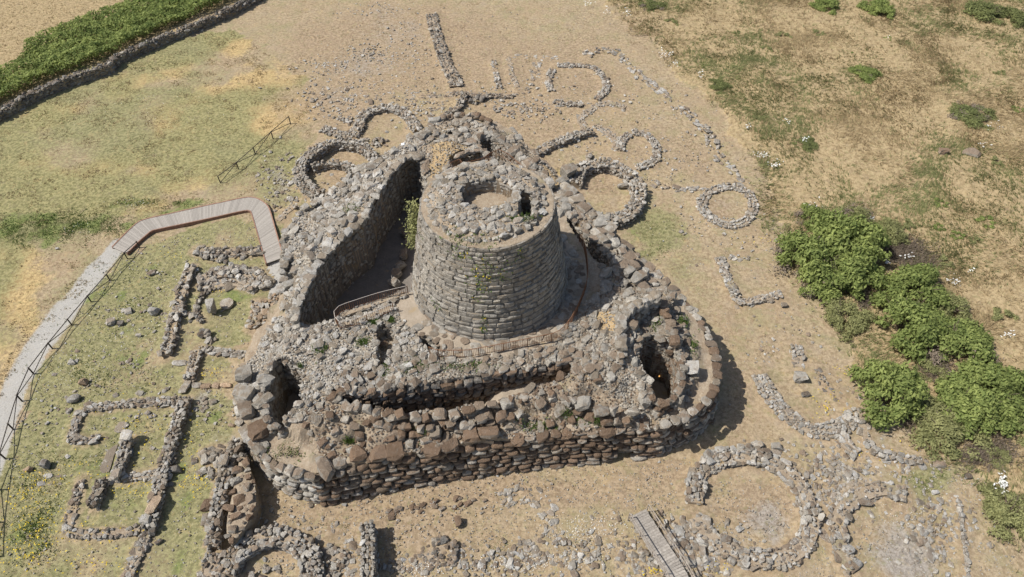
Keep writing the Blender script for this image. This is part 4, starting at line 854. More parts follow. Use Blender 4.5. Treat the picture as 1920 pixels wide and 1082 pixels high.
W2('stone_heap', 'wide heap of rounded grey stones left of the grey path stub', 'stone heap', [([(372, 520), (400, 512), (435, 505), (470, 512), (502, 528)], dict(width=1.6)), ([(370, 535), (400, 530), (440, 525), (480, 535)], dict(width=1.6, height=.6))], height=.9, size=.6, m=gm, kind='round', decay=.25, group=GW, piles=[(440, 512, 3.2, 1.4, 1.1, .75, 40, ('grey_stone', 'pale_stone'))])
W2('stone_wall', 'thin curved wall of a tiny round room beside the white-topped pedestal', 'ruined wall', [([(398, 536), (380, 550), (370, 566), (367, 584), (378, 602)], dict())], width=.5, height=.6, size=.35, m=('dark_stone', 'grey_stone'), decay=.1, group=GW, piles=[(355, 592, 1.6, .8, .4, .6, 12, ('dark_stone', 'grey_stone'))])
W2('stone_wall', 'rubble wall with orange-tinted stones beside the broad bastion wall', 'ruined wall', [([(514, 548), (508, 575), (499, 603)], dict(height=1.2)), ([(484, 560), (480, 590), (470, 612)], dict(height=.6, width=1.4))], width=1.1, size=.45, m=('grey_stone', 'pale_stone', 'orange_stone'), decay=.15, group=GW)
W2('stone_wall', 'low cross wall under the pedestal, reaching the bastion foot', 'ruined wall', [([(372, 652), (400, 656), (430, 660), (466, 664)], dict())], width=.9, height=.45, size=.42, m=gm, group=GW, piles=[(392, 628, 1.2, .8, .8, .7, 10, ('grey_stone', 'dark_stone'))])
W2('stone_wall', 'tall rough wall ending at the left corner of the bastion, left edge of the half-moon', 'ruined wall', [([(448, 820), (433, 845), (424, 875), (414, 915), (404, 955), (392, 1015)], dict())], width=1.1, height=1.9, size=.45, m=gm, decay=.1, group=GW)
hm = Thing('half_moon_wall', 'half-moon shaped mass of brown rubble with a steep shaded right side', 'ruined wall', (*P(450, 930)[:2], 0))
HM = smooth_px([(452, 850), (468, 880), (478, 915), (478, 950), (462, 982), (432, 1018), (424, 985), (434, 930), (444, 885)], True, 3)
hw = np.array([P(a, b, 1.9) for a, b in HM]); courses(hm, [(q[0], q[1], 1.95, 0) for q in hw], 1 if ((hw[:, 0] * np.roll(hw[:, 1], -1)) - (np.roll(hw[:, 0], -1) * hw[:, 1])).sum() > 0 else -1, .05, .4, .6, .5, ('dark_stone', 'mixed_stone'), 'rock', True, .06)
V = [(*hw.mean(0)[:2], 2.0)] + [(q[0], q[1], 1.8) for q in hw] + [(q[0], q[1], -.2) for q in hw]; nH = len(hw)
hm.part('fill', V, [(0, 1 + i, 1 + (i + 1) % nH) for i in range(nH)] + [(1 + i, 1 + nH + i, 1 + (i + 1) % nH) for i in range(nH)] + [(1 + (i + 1) % nH, 1 + nH + i, 1 + nH + (i + 1) % nH) for i in range(nH)], 'soil')
scatter(hm, hw, .42, ('mixed_stone', 'brown_stone', 'grey_stone'), 900, 'rock', 1.0, .4, surf=lambda x, y: np.full_like(x, 1.85)); hm.finish('stone', .45)
W2('hut_ring', 'hut ring cut by the lower edge of the photo, left of the tall thin wall', 'ruined hut', [([(418, 1072), (432, 1046), (455, 1022), (485, 1006), (518, 1000), (550, 1011), (572, 1030), (582, 1058), (580, 1090)], dict())], width=1.7, height=1.3, size=.42, m=gm, decay=.12, group=GR, piles=[(495, 1075, 1.4, .7, .5, .5, 12, gm)])
W2('stone_heap', 'rubble heap at the lower edge under the half-moon', 'stone heap', [([(405, 1035), (398, 1060), (392, 1090)], dict(width=2.0, height=1.0)), ([(600, 1030), (615, 1050), (640, 1060)], dict(width=2.4, height=.5))], size=.42, m=gm, group=GW)
W2('stone_wall', 'tall thin pale wall at the lower edge with a sharp dark shadow', 'ruined wall', [([(686, 975), (689, 1010), (689, 1050), (690, 1100)], dict(smooth=False))], width=1.05, height=2.2, size=.38, m=('pale_stone', 'grey_stone'), decay=.04, group=GW)
W2('stone_wall', 'thin broken row of brown stones just in front of the front wall', 'ruined wall', [([(722, 964), (770, 957), (805, 947), (840, 942), (880, 934), (912, 929)], {})], width=.7, height=.35, size=.42, m=('brown_stone', 'mixed_stone'), decay=.4, group=GW)
W2('hut_ring', 'faint ring of small flat stones in front of the front wall', 'ruined hut', [([(940, 935), (978, 925), (1012, 934), (1022, 955), (1045, 975), (1032, 1005), (990, 1030), (955, 1020)], {})], width=1.2, height=.2, size=.36, m=lm, flat=.5, decay=.6, group=GR)
W2('stone_heap', 'small mossy rubble heap near the lower edge, right of the tall thin wall', 'stone heap', [([(790, 1045), (825, 1038), (855, 1035)], dict(width=2.0, height=.4, decay=.4))], size=.4, m=('dark_stone', 'mixed_stone'), group=GW, piles=[(838, 1030, 1.5, 1.2, .6, .5, 22, ('dark_stone', 'mixed_stone'))])
W2('stone_wall', 'very thin wall line at the lower right edge with a pale kink at its top', 'ruined wall', [([(1800, 935), (1806, 985), (1812, 1030), (1818, 1090)], {})], width=.4, height=.4, size=.35, m=lm, group=GW)
W2('stone_heap', 'scatter of stones between the small bridge and the complete hut ring', 'stone heap', [([(1300, 985), (1285, 1000), (1278, 1020)], dict(width=2.2, height=.4))], size=.6, m=gm, group=GW, piles=[(1300, 1020, 2.4, 1.8, .4, .7, 22, gm), (1242, 985, 1.2, 1.5, .3, .4, 14, gm), (1225, 1040, 2.2, .5, .3, .5, 14, gm)])
W2('stone_heap', 'column of stones ending in a big boulder above the crescent hut', 'stone heap', [([(1494, 645), (1498, 665), (1500, 685)], dict(width=1.2, height=.5))], size=.45, m=lm, group=GW)
W2('stone_heap', 'diagonal trail of dark and grey stones inside the crescent hut', 'stone heap', [([(1530, 690), (1538, 705), (1552, 722), (1575, 742)], dict(width=1.1, height=.4, decay=.4))], size=.5, m=('grey_stone', 'dark_stone'), group=GW)
W2('stone_heap', 'heap of grey blocks left of the half-moon wall top', 'stone heap', [([(385, 850), (402, 845), (418, 850)], dict(width=1.5, height=.5))], size=.6, m=('grey_stone', 'dark_stone'), group=GW, piles=[(398, 868, 2.0, 1.7, .4, .7, 34, ('grey_stone', 'grey_stone', 'dark_stone'))])
# perimeter wall
W2('boundary_wall', 'long straight dry-stone boundary wall between the meadow and the bramble hedge', 'wall', [([(-45, 222), (0, 204), (50, 175), (120, 145), (200, 120), (218, 102), (300, 67), (380, 36), (435, 11), (490, -18)], dict(smooth=False))], width=.9, height=1.6, size=.55, m=('dark_stone', 'dark_stone', 'dark_stone', 'grey_stone'), decay=.08)

def settle():
    """earth banked against the low walls, bare and browner there"""
    me = bpy.data.objects['ground'].data; n = len(me.vertices); co = np.empty(n * 3, np.float32); me.vertices.foreach_get('co', co); co = co.reshape(-1, 3)
    A = np.array(WALLPTS); dist = np.full(n, 9.0)
    for i in range(0, len(A), 60):
        B = A[i:i + 60]; lo = B[:, :2].min(0) - 2.5; hi = B[:, :2].max(0) + 2.5; k = np.where((co[:, 0] > lo[0]) & (co[:, 0] < hi[0]) & (co[:, 1] > lo[1]) & (co[:, 1] < hi[1]))[0]
        if len(k): d = np.min(np.hypot(co[k, None, 0] - B[:, 0], co[k, None, 1] - B[:, 1]) - B[:, 2] * .5, 1); dist[k] = np.minimum(dist[k], d)
    f = np.clip(1 - dist / 1.3, 0, 1); co[:, 2] += f ** 1.5 * .16; me.vertices.foreach_set('co', co.ravel())
    a = me.color_attributes['m3'].data; c = np.empty(n * 4, np.float32); a.foreach_get('color', c); c = c.reshape(-1, 4); c[:, 0] = np.maximum(c[:, 0], f * .6); a.foreach_set('color', c.ravel())
    a = me.color_attributes['m1'].data; c = np.empty(n * 4, np.float32); a.foreach_get('color', c); c = c.reshape(-1, 4); c[:, 2] = np.maximum(c[:, 2], f * .2); a.foreach_set('color', c.ravel())
settle()

# ------------------------------------------------------------------ loose dressed stones
for (lb, cat, kd, a, b, z, s, rz, mm) in [
    ('upright stone pedestal with a white top in the tiny round room', 'pedestal', 'block', 394, 576, .95, (.95, 1.05, 1.7), .1, 'pale_stone'),
    ('flat round millstone lying in the grass right of the pedestal', 'millstone', None, 425, 569, .2, (1.45, 1.45, .3), 0, 'grey_stone'),
    ('grey squared block topping the tall rough wall by the half-moon', 'block', 'block', 420, 862, 2.1, (.9, 1.2, .6), 0, 'grey_stone'),
    ('white cap block on the upper end of the small walled corner', 'cap stone', 'block', 236, 817, 1.15, (1.2, 1.0, .35), 0, 'pale_stone'),
    ('white cap block on the lower bend of the small walled corner', 'cap stone', 'block', 216, 890, 1.0, (.9, .9, .6), 0, 'pale_stone'),
    ('pale orange slab set into the long straight wall', 'slab', 'block', 288, 946, 1.05, (.9, 1.5, .3), -.2, 'orange_stone'),
    ('white block at the lower end of the long straight wall', 'block', 'block', 274, 974, .9, (1.0, .9, .6), 0, 'pale_stone'),
    ('white sill slab lying left of the wall gap', 'slab', 'block', 337, 680, .12, (1.5, .75, .25), 0, 'pale_stone'),
    ('grey slab bridging the gap at the top of the long straight wall', 'slab', 'block', 348, 724, .3, (.8, 1.6, .3), -.2, 'grey_stone'),
    ('long orange slab in the paved row reaching the left corner', 'slab', 'block', 386, 723, .15, (1.1, .6, .3), 0, 'orange_stone'),
    ('round orange stone in the paved row reaching the left corner', 'slab', 'round', 405, 723, .15, (.8, .6, .3), 0, 'orange_stone'),
    ('pale slab at the left end of the paved row', 'slab', 'block', 367, 723, .12, (1.0, .6, .25), 0, 'pale_stone'),
    ('light slab at the right end of the paved row against the corner', 'slab', 'block', 424, 722, .15, (1.1, .6, .3), 0, 'orange_stone'),
    ('small orange brick fragment near the top of the half-moon', 'stone', 'block', 434, 797, .1, (.7, .35, .25), -.1, 'orange_stone'),
    ('tilted grey slab with a dark underside right of the fence', 'boulder', 'block', 208, 603, .25, (1.0, .8, .5), .4, 'grey_stone'),
    ('dark block next to the tilted grey slab', 'boulder', 'block', 226, 606, .2, (.6, .6, .4), .2, 'dark_stone'),
    ('round grey boulder at the end of a short stone row', 'boulder', 'round', 289, 582, .35, (.9, .9, .8), 0, 'pale_stone'),
    ('middling grey stone between the short row and the tilted slab', 'boulder', 'rock', 260, 628, .2, (.7, .5, .4), 0, 'grey_stone'),
    ('round white boulder with lichen below a small orange stone', 'boulder', 'round', 140, 747, .3, (1.2, 1.0, .8), 0, 'pale_stone'),
    ('orange and grey stone upright above the round white boulder', 'boulder', 'rock', 156, 716, .35, (.9, .8, .8), 0, 'orange_stone'),
    ('grey stone lying alone near the lower fence line', 'boulder', 'rock', 135, 679, .2, (.9, .7, .5), 0, 'grey_stone'),
    ('dark upright stone left of the thin wall', 'boulder', 'block', 86, 870, .4, (.7, .8, 1.0), 0, 'dark_stone'),
    ('reddish stone beside the dark upright stone', 'boulder', 'rock', 52, 878, .25, (.9, .7, .6), 0, 'orange_stone'),
    ('dark boulder lying right of the long straight wall', 'boulder', 'rock', 331, 880, .35, (1.1, .9, .8), 0, 'dark_stone'),
    ('smaller dark stone under the dark boulder right of the long wall', 'boulder', 'rock', 318, 908, .2, (.8, .5, .4), 0, 'dark_stone'),
    ('round brown stone leaning on the outer side of the tall rough wall', 'boulder', 'round', 389, 948, .3, (1.0, 1.0, .6), 0, 'brown_stone'),
    ('flat grey stone under the round brown stone', 'boulder', 'rock', 386, 974, .2, (1.0, 1.3, .4), .2, 'grey_stone'),
    ('narrow brown standing stone in the dirt before the front wall', 'standing stone', 'rock', 859, 978, .35, (.65, 1.3, .8), .05, 'brown_stone'),
    ('big pale boulder in the crescent hut under the stone column', 'boulder', 'round', 1502, 706, .5, (1.3, 1.2, 1.0), 0, 'grey_stone'),
    ('small dark rectangular block lying inside the crescent hut', 'block', 'block', 1511, 739, .2, (1.0, .6, .4), .25, 'dark_stone'),
    ('long grey boulder above the upper edge of the complete ring', 'boulder', 'rock', 1458, 837, .3, (1.3, .9, .7), -.2, 'grey_stone'),
    ('two-lobed boulder touching the upper edge of the complete ring', 'boulder', 'rock', 1420, 832, .4, (1.3, 1.0, .9), -.2, 'grey_stone'),
    ('lone brown boulder in the grass right of the angled wall', 'boulder', 'rock', 1761, 870, .3, (1.2, .8, .6), -.1, 'mixed_stone'),
    ('small dark boulder farther right near the lower bushes', 'boulder', 'rock', 1815, 893, .2, (.7, .7, .5), 0, 'dark_stone'),
    ('brown boulder half hidden in tall grass, right of the photo', 'boulder', 'round', 1770, 283, .4, (1.3, 1.1, .9), 0, 'brown_stone'),
    ('long grey boulder half hidden in tall grass beside the brown one', 'boulder', 'round', 1824, 288, .3, (2.1, 1.2, .8), -.5, 'mixed_stone'),
    ('white stone lying alone near the boundary wall', 'stone', 'rock', 378, 57, .2, (.7, .5, .4), 0, 'pale_stone'),
    ('white stone lying in the green strip left of the boardwalk', 'stone', 'rock', 107, 466, .1, (.5, .35, .25), 0, 'pale_stone'),
    ('pale square block set in the floor edge of the clean-floored hut', 'block', 'block', 1168, 348, .5, (1.3, .6, .6), 0, 'grey_stone'),
    ('flat boulder lying on the hut floor at the foot of the broad wall', 'boulder', 'round', 643, 335, .15, (.7, .4, .25), 0, 'dark_stone'),
    ('grey stone right of the stone column above the crescent hut', 'boulder', 'rock', 1470, 572, .25, (.8, .7, .5), 0, 'grey_stone')]:
    q = P(a, b, z)
    if kd is None:
        V = []; Fc = []; cyl(V, Fc, (0, 0, 0), (0, 0, .28), .72, 18); V = np.array(V); V[:, :2] *= 1 + (np.random.RandomState(3).rand(len(V), 1) - .5) * .06
        o = link('millstone', mesh_np('millstone', V, Fc, mm)); o.location = (q[0], q[1], .03); tag(o, lb, cat)
    else:
        q = np.array([q[0], q[1], z]); single('slab' if cat == 'slab' else cat.replace(' ', '_'), lb, cat, kd, q, s, rz, mm, (U(-.06, .06), U(-.06, .06)))
# flat grey threshold strips
for lb, a, b in (('upper worn grey floor strip inside the left enclosure', (231, 790), (222, 812)), ('lower worn grey floor strip inside the left enclosure', (212, 835), (196, 885))):
    A, B = P(*a), P(*b); c = (A + B) / 2; L = np.hypot(*(B - A)[:2]); single('slab', lb, 'slab', 'block', (c[0], c[1], .05), (L * 1.05, .9, .18), math.atan2((B - A)[1], (B - A)[0]), 'grey_stone')

# ------------------------------------------------------------------ boardwalk
def boardwalk():
    OE = smooth_px([(211, 463.5), (254, 421), (275, 411), (310, 403), (368, 390), (420, 379), (458, 371), (477, 371), (493, 379), (504, 392), (516, 433), (531, 483)])
    IE = smooth_px([(237, 475), (258, 454), (279, 436), (288, 431), (350, 418), (410, 405), (445, 397), (466, 394), (472, 399), (480, 425), (490, 460), (500, 494)])
    O = np.array([P(a, b, .35)[:2] for a, b in OE]); I = np.array([P(a, b, .35)[:2] for a, b in IE])
    t = Thing('boardwalk', 'grey wooden boardwalk with reddish edges bending round to the bastion foot', 'boardwalk', (*I[8], 0))
    do, Lo = path(O); di, Li = path(I); z = .35
    # boards run across, evenly shared between the two edges
    def match(f): return do(Lo * f)[0], di(Li * f)[0]
    n = 168
    for i in range(n):
        f0, f1 = i / n, (i + .9) / n; a, b = match(f0); c, d = match(f1)
        V = []; Fc = []; zz = z + U(-.006, .006)
        box8(V, Fc, [(*a, zz - .04), (*b, zz - .04), (*d, zz - .04), (*c, zz - .04), (*a, zz), (*b, zz), (*d, zz), (*c, zz)])
        t.part('plank', V, Fc, 'board')
    for nm, at, L, sg in (('edge_board', do, Lo, 1), ('edge_board', di, Li, -1)):
        V = []; Fc = []; N = 60
        for i in range(N):
            a, ta = at(L * i / N); b, tb = at(L * (i + 1) / N); na = np.array([-ta[1], ta[0]]) * sg * .13; nb_ = np.array([-tb[1], tb[0]]) * sg * .13
            box8(V, Fc, [(*a, -.1), (*b, -.1), (*(b + nb_), -.1), (*(a + na), -.1), (*a, z + .05), (*b, z + .05), (*(b + nb_), z + .05), (*(a + na), z + .05)])
        t.part(nm, V, Fc, 'edge_board')
boardwalk()

# ------------------------------------------------------------------ fences and railings
def fence(label, bases, h=1.0, r=.05):
    B = [P(a, b) for a, b in bases]; t = Thing('fence', label, 'fence', B[0], group='dark post-and-rail fences')
    for q in B:
        V = []; Fc = []; cyl(V, Fc, (q[0], q[1], -.2), (q[0] + U(-.03, .03), q[1] + U(-.03, .03), h + .03), r * 1.5); t.part('post', V, Fc, 'fence_wood')
    for i in range(len(B) - 1):
        a, b = B[i], B[i + 1]; V = []; Fc = []; cyl(V, Fc, (a[0], a[1], h - .03), (b[0], b[1], h - .03 + U(-.04, .04)), r); t.part('rail', V, Fc, 'fence_wood')
        V = []; Fc = []; z0, z1 = (.06, h - .08) if i % 2 == 0 else (h - .08, .06); cyl(V, Fc, (a[0], a[1], z0), (b[0], b[1], z1), r * .85); t.part('brace', V, Fc, 'fence_wood')
fence('dark wooden fence following the gravel path on the left', [(262, 464.6), (239, 485.4), (206, 526), (171, 566), (135, 609.5), (98.5, 654), (63, 701), (41.4, 752), (25, 805), (10, 860), (-1, 918), (-8, 980), (-12, 1045)], 1.0)
fence('short dark fence standing alone in the meadow above the boardwalk', [(413.4, 343.3), (447.8, 317.6), (478.8, 289.5), (512, 259.6), (544.7, 231.6)], 1.15)
def railing(label, pts, z, h=1.05, step=.16, m='rust', smooth=False, top='rust', r=.032):
    if smooth: pts = smooth_px(pts)
    B = [P(a, b, z)[:2] for a, b in pts]; at, L = path(B); t = Thing('railing', label, 'railing', (*B[0], z))
    proto = None; n = int(L / step)
    V = []; Fc = []; cyl(V, Fc, (0, 0, 0), (0, 0, h), .018, 4); me = mesh_np('bar', V, Fc, m)
    V = []; Fc = []; cyl(V, Fc, (0, 0, -.1), (0, 0, h + .02), .045, 5); mp = mesh_np('post', V, Fc, m)
    for i in range(n + 1):
        q, _ = at(L * i / n); p = i % 14 == 0 or i == n
        o = link('post' if p else 'bar', mp if p else me, t.e); o.location = (q[0] - t.loc[0], q[1] - t.loc[1], 0)
    for zz, nm in ((h, 'top_rail'), (.12, 'bottom_rail')):
        V = []; Fc = []; k = max(2, int(L / .7))
        for i in range(k):
            a, _ = at(L * i / k); b, _ = at(L * (i + 1) / k); cyl(V, Fc, (*a[:2], z + zz), (*b[:2], z + zz), r if nm == 'top_rail' else r * .7, 5)
        t.part(nm, V, Fc, top if nm == 'top_rail' else m)
railing('long rusty railing curving around the front and right side of the tower walk', [(806, 664), (822, 670), (876, 670), (930, 660), (985, 649), (1043, 637), (1058, 624), (1070, 608), (1082, 585), (1092, 560), (1099, 540), (1101, 519), (1099, 490), (1094, 465), (1086, 452)], 7.05)
railing('pale curved railing round the near end of the deep yard', [(765, 549), (735, 556), (705, 564), (665, 577), (640, 586), (630, 596), (632, 608), (645, 616), (690, 603), (738, 582)], 7.1, 1.0, .2, 'rust', True, 'pale_metal', .03)
railing('short rusty railing over the sunken rooms behind the tower', [(845, 318), (862, 310), (868, 318), (905, 310), (918, 300), (935, 292), (955, 302), (975, 320), (995, 335)], 7.15, .95, .2)
V = []; Fc = []; q = P(757, 277, 7.5); cyl(V, Fc, q, q + [0, 0, .5], .05); cyl(V, Fc, q + [-.2, -.1, .5], q + [.2, -.1, .62], .16)
o = link('floodlight', mesh_np('floodlight', V, Fc, 'white_paint')); tag(o, 'small white floodlight on the far end of the broad rubble wall', 'lamp')

q = P(1236, 706, 1.2); V = []; Fc = []; cyl(V, Fc, (0, 0, 0), (0, 0, .1), .06, 8)
m, t_, b_ = mat('lamp_glow'); b_.inputs['Emission Color'].default_value = (1, .5, .12, 1); b_.inputs['Emission Strength'].default_value = 1.0
o = link('lamp', mesh_np('lamp', V, Fc, 'lamp_glow')); o.location = q; tag(o, 'tiny glowing orange lamp deep in the dark right shaft', 'lamp')
# small wooden bridge
def bridge():
    C_ = [P(1195, 962, .45), P(1238, 1030, .6), P(1262, 1066, .6), P(1285, 1110, .6)]; at, L = path([(c[0], c[1], c[2]) for c in C_])
    t = Thing('footbridge', 'small weathered wooden footbridge with handrails at the lower edge', 'footbridge', (C_[0][0], C_[0][1], 0)); w_ = .85
    n = int(L / .22)
    for i in range(n):
        q, tt = at(L * (i + .5) / n); nn = np.array([tt[1], -tt[0]]); hw = L / n * .46; V = []; Fc = []; ww = w_ + U(-.03, .03); z = q[2] + U(-.01, .01)
        p = [q[:2] - tt * hw - nn * ww, q[:2] + tt * hw - nn * ww, q[:2] + tt * hw + nn * ww, q[:2] - tt * hw + nn * ww]
        box8(V, Fc, [(*a, z - .06) for a in p] + [(*a, z) for a in p]); t.part('plank', V, Fc, 'old_wood')
    for sd_ in (-1, 1):
        V = []; Fc = []
        for i in range(10):
            a, ta = at(L * i / 10); b, tb = at(L * (i + 1) / 10); cyl(V, Fc, (*(a[:2] + np.array([ta[1], -ta[0]]) * sd_ * .7), a[2] - .14), (*(b[:2] + np.array([tb[1], -tb[0]]) * sd_ * .7), b[2] - .14), .09, 5)
        t.part('beam', V, Fc, 'old_wood')
        V = []; Fc = []; W_ = []; K = 4
        for i in range(K + 1):
            a, ta = at(L * (i / K * .98 + .01)); a2 = a[:2] + np.array([ta[1], -ta[0]]) * sd_ * (w_ + .08); W_.append((*a2, a[2]))
            Vp = []; Fp = []; cyl(Vp, Fp, (*a2, -.1), (*a2, a[2] + 1.0), .05, 6); t.part('post', Vp, Fp, 'rail_wood')
        for i in range(K):
            for hh, nm in ((1.0, 'handrail'), (.5, 'middle_rail')):
                Vp = []; Fp = []; cyl(Vp, Fp, (*W_[i][:2], W_[i][2] + hh), (*W_[i + 1][:2], W_[i + 1][2] + hh), .055 if hh == 1 else .04, 6); t.part(nm, Vp, Fp, 'rail_wood')
bridge()

# ------------------------------------------------------------------ vegetation
def leaves(C, N, size, rs, rnd):
    """one small leaf spray (two triangles) per centre C, facing about N"""
    n = len(C); N = N + rs.normal(0, .75, (n, 3)); N /= np.linalg.norm(N, axis=1)[:, None]
    u = np.cross(N, rs.normal(size=(n, 3))); u /= np.linalg.norm(u, axis=1)[:, None]; v = np.cross(N, u); s = size * rs.uniform(.6, 1.4, (n, 1))
    V = np.stack([C - u * s, C + v * s * .45, C + u * s, C - v * s * .45], 1).reshape(-1, 3); i = np.arange(n)[:, None] * 4
    Fc = np.concatenate([i + [0, 1, 2], i + [0, 2, 3]]); return V, Fc, np.repeat(rnd, 4)
def crown_mesh(seed, r, h, n, m, leaf=.17, low=0.0, lumps=38):
    rs = np.random.RandomState(seed); Cs = []; Ns = []; rn = []
    for k in range(lumps):
        a = rs.uniform(0, 6.283); q = rs.rand() ** .5; e = rs.uniform(0, 1)
        rad = r * q * .92 * (1 + .25 * math.sin(a * 3 + seed)); zz = h * (.18 + .68 * (1 - q ** 2) * (.5 + .5 * e)) + low
        lr = r * rs.uniform(.12, .31); c = np.array([math.cos(a) * rad, math.sin(a) * rad, zz]); m_ = int(n / lumps * (lr / (r * .26)) ** 2)
        d = rs.normal(size=(m_, 3)); d /= np.linalg.norm(d, axis=1)[:, None]; d[:, 2] = np.where(d[:, 2] < -.3, -d[:, 2], d[:, 2])
        rr = lr * (1.25 - .85 * rs.rand(m_, 1) ** 1.2) * (1 + .18 * np.sin(d[:, :1] * 9 + k) * np.cos(d[:, 1:2] * 8)); pts = c + d * rr * [1, 1, .72]; Cs.append(pts); Ns.append(d + [0, 0, .5])
        rn.append(np.clip(rs.rand(m_) * .6 + rs.rand() * .4, 0, 1))
    V, Fc, rr = leaves(np.concatenate(Cs), np.concatenate(Ns), leaf, rs, np.concatenate(rn)); V[:, 2] = np.maximum(V[:, 2], .05)
    return mesh_np('crown', V, Fc, m, rr)
def trunk_mesh(seed, r, h):
    rs = np.random.RandomState(seed); V = []; Fc = []
    for k in range(6):
        a = rs.uniform(0, 6.28); b = np.array([math.cos(a) * r * .12, math.sin(a) * r * .12, -.1]); mid = np.array([math.cos(a) * r * .3, math.sin(a) * r * .3, h * .4]); e = np.array([math.cos(a) * r * .6, math.sin(a) * r * .6, h * .75])
        cyl(V, Fc, b, mid, .1, 6, .07); cyl(V, Fc, mid, e, .07, 5, .025)
        for j in range(2): cyl(V, Fc, mid, mid + rs.normal(0, r * .25, 3) + [0, 0, h * .25], .045, 4, .015)
    return mesh_np('trunk', V, Fc, 'bark')
CR = {('g', k): crown_mesh(k, 1 * 3.2, 2.9, 10500, 'leaf_green', .18) for k in range(3)}
CR.update({('o', k): crown_mesh(10 + k, 3.2, 2.2, 8500, 'leaf_olive', .16) for k in range(3)})
CR.update({('d', k): crown_mesh(20 + k, 3.2, 2.4, 8500, 'leaf_dark', .16) for k in range(2)})
CR[('s', 0)] = crown_mesh(31, 1.2, .9, 1300, 'leaf_green', .12, lumps=12); CR[('s', 1)] = crown_mesh(32, 1.2, .8, 1100, 'leaf_olive', .12, lumps=12)
CR['dry'] = crown_mesh(55, 3.2, 2.3, 1500, 'dry_twig', .13, lumps=14)
TRK = trunk_mesh(3, 3.2, 2.7)
def bush(label, kind, k, a, b, r, h=1.0, name='bush', cat='bush', group='bushes growing right of the ruin'):
    """a, b: pixel of the crown's middle, r: radius in metres"""
    big = kind != 's'; R0 = 3.2 if big else 1.2; r *= 1.04; q = P(a, b, r * .4 * h); s = r / R0
    e = bpy.data.objects.new(name, None); COL.objects.link(e); e.location = (q[0], q[1], 0); e.rotation_euler = (0, 0, U(0, 6)); tag(e, label, cat, group)
    c = link('crown', CR[(kind, k)], e); c.scale = (s, s, s * h)
    if big and (a * 7 + b) % 3 == 0: c2 = link('dry_crown', CR['dry'], e); c2.scale = (s, s, s * h * .97)
    if big: t = link('trunk', TRK, e); t.scale = (s, s, s * h)
    return e
for it in [
    ('dense bright green tree at the upper left of the bush cluster', 'g', 0, 1528, 482, 3.6, 1.25), ('broad bright green tree in the middle of the upper bush clump', 'g', 1, 1598, 455, 4.2, 1.3),
    ('leafy green bush at the very top of the upper clump, white flowers beside it', 'g', 2, 1530, 405, 2.0, 1.1), ('small bright bush behind the upper clump', 'o', 0, 1605, 405, 2.3, 1.1),
    ('green bush at the lower end of the upper clump', 'g', 2, 1590, 515, 3.4, 1.2), ('yellowish bush at the right end of the upper clump', 'o', 1, 1668, 430, 2.0, 1.0),
    ('dark green tree at the lower left of the upper clump', 'g', 1, 1545, 522, 2.6, 1.0), ('olive bush between the upper clump and the middle thicket', 'o', 2, 1590, 590, 2.4, 1.0),
    ('bright tree at the top of the middle thicket', 'g', 0, 1720, 535, 3.0, 1.2), ('darker green tree in the heart of the middle thicket', 'g', 2, 1705, 600, 3.4, 1.3),
    ('low olive bush at the right end of the middle thicket', 'o', 0, 1780, 570, 2.6, .9), ('round solitary-looking green tree above the angled wall', 'g', 1, 1668, 725, 3.3, 1.35),
    ('green bush right of the middle thicket', 'g', 2, 1800, 645, 3.3, .95), ('dense green bush near the right edge, upper of two', 'g', 0, 1862, 725, 3.2, 1.1),
    ('dense green bush near the right edge, lower of two', 'g', 1, 1822, 765, 3.0, 1.1), ('low olive thicket under the two dense right-edge bushes', 'o', 1, 1780, 805, 3.0, .8),
    ('low sparse olive bush connecting the round tree and the right thicket', 'o', 2, 1745, 770, 2.3, .8), ('brownish olive shrub in the gap of the thicket', 'o', 0, 1745, 690, 1.8, .7),
    ('olive bush cut by the right edge at mid height', 'o', 1, 1905, 790, 2.0, .9), ('olive bush at the right edge behind the white flowers', 'o', 2, 1900, 960, 2.3, .9), ('small olive bush above the white flowers near the right edge', 'o', 0, 1875, 850, 1.3, .9),
    ('dark green bush at the right edge far above', 'd', 0, 1850, 18, 3.4, .7), ('dark green bush in the far upper right corner', 'd', 1, 1915, 30, 3.0, .7), ('green bush cut by the top edge, right of the smaller one', 'g', 1, 1650, 14, 2.6, .8),
    ('green bush cut by the top edge, left of the larger one', 'g', 2, 1553, 8, 2.2, .8), ('olive bush at the top edge nearest the white flowers', 'd', 1, 1225, 8, 2.0, .6), ('wide low green bush alone in the tall grass', 'g', 0, 1622, 136, 2.0, .7),
    ('grey-green low bush on the right with a brighter green tuft', 'd', 0, 1825, 215, 3.0, .5), ('dark low bush at the edge of the mown ground', 'd', 1, 1350, 160, 1.7, .6),
    ('grey-green shrub in tall grass near the mown edge', 'd', 0, 1510, 268, 1.8, .45)]:
    bush(*it)
SM = [(1590, 98, 0), (1700, 80, 1), (1665, 72, 0), (1905, 95, 0), (1765, 380, 0), (1795, 440, 0), (1762, 425, 0), (1830, 450, 1), (1775, 488, 1), (1438, 90, 1), (1320, 120, 0), (1415, 218, 1), (1850, 415, 0), (1910, 205, 0), (1875, 135, 1), (1535, 60, 1), (1470, 65, 1), (1380, 60, 1), (1700, 420, 1), (1885, 590, 1), (1260, 40, 1), (1870, 300, 1)]
words = ['beside the wide low bush', 'uphill from the wide low bush', 'left of two by the top edge', 'near the right edge', 'above the upper clump gap', 'right of the upper clump', 'in pale straw right of the clump', 'low on the right slope', 'between clump and straw', 'below the top left flowers', 'by the first white flowers', 'at the mown edge',
         'in the right-hand straw', 'under the grey-green low bush corner', 'under the dark corner bush', 'above the wide low bush', 'left of the wide low bush', 'in the top middle of the tall grass', 'at the right tip of the upper clump', 'at the far right of the middle thicket', 'at the top by the mown edge', 'right of the grey boulders']
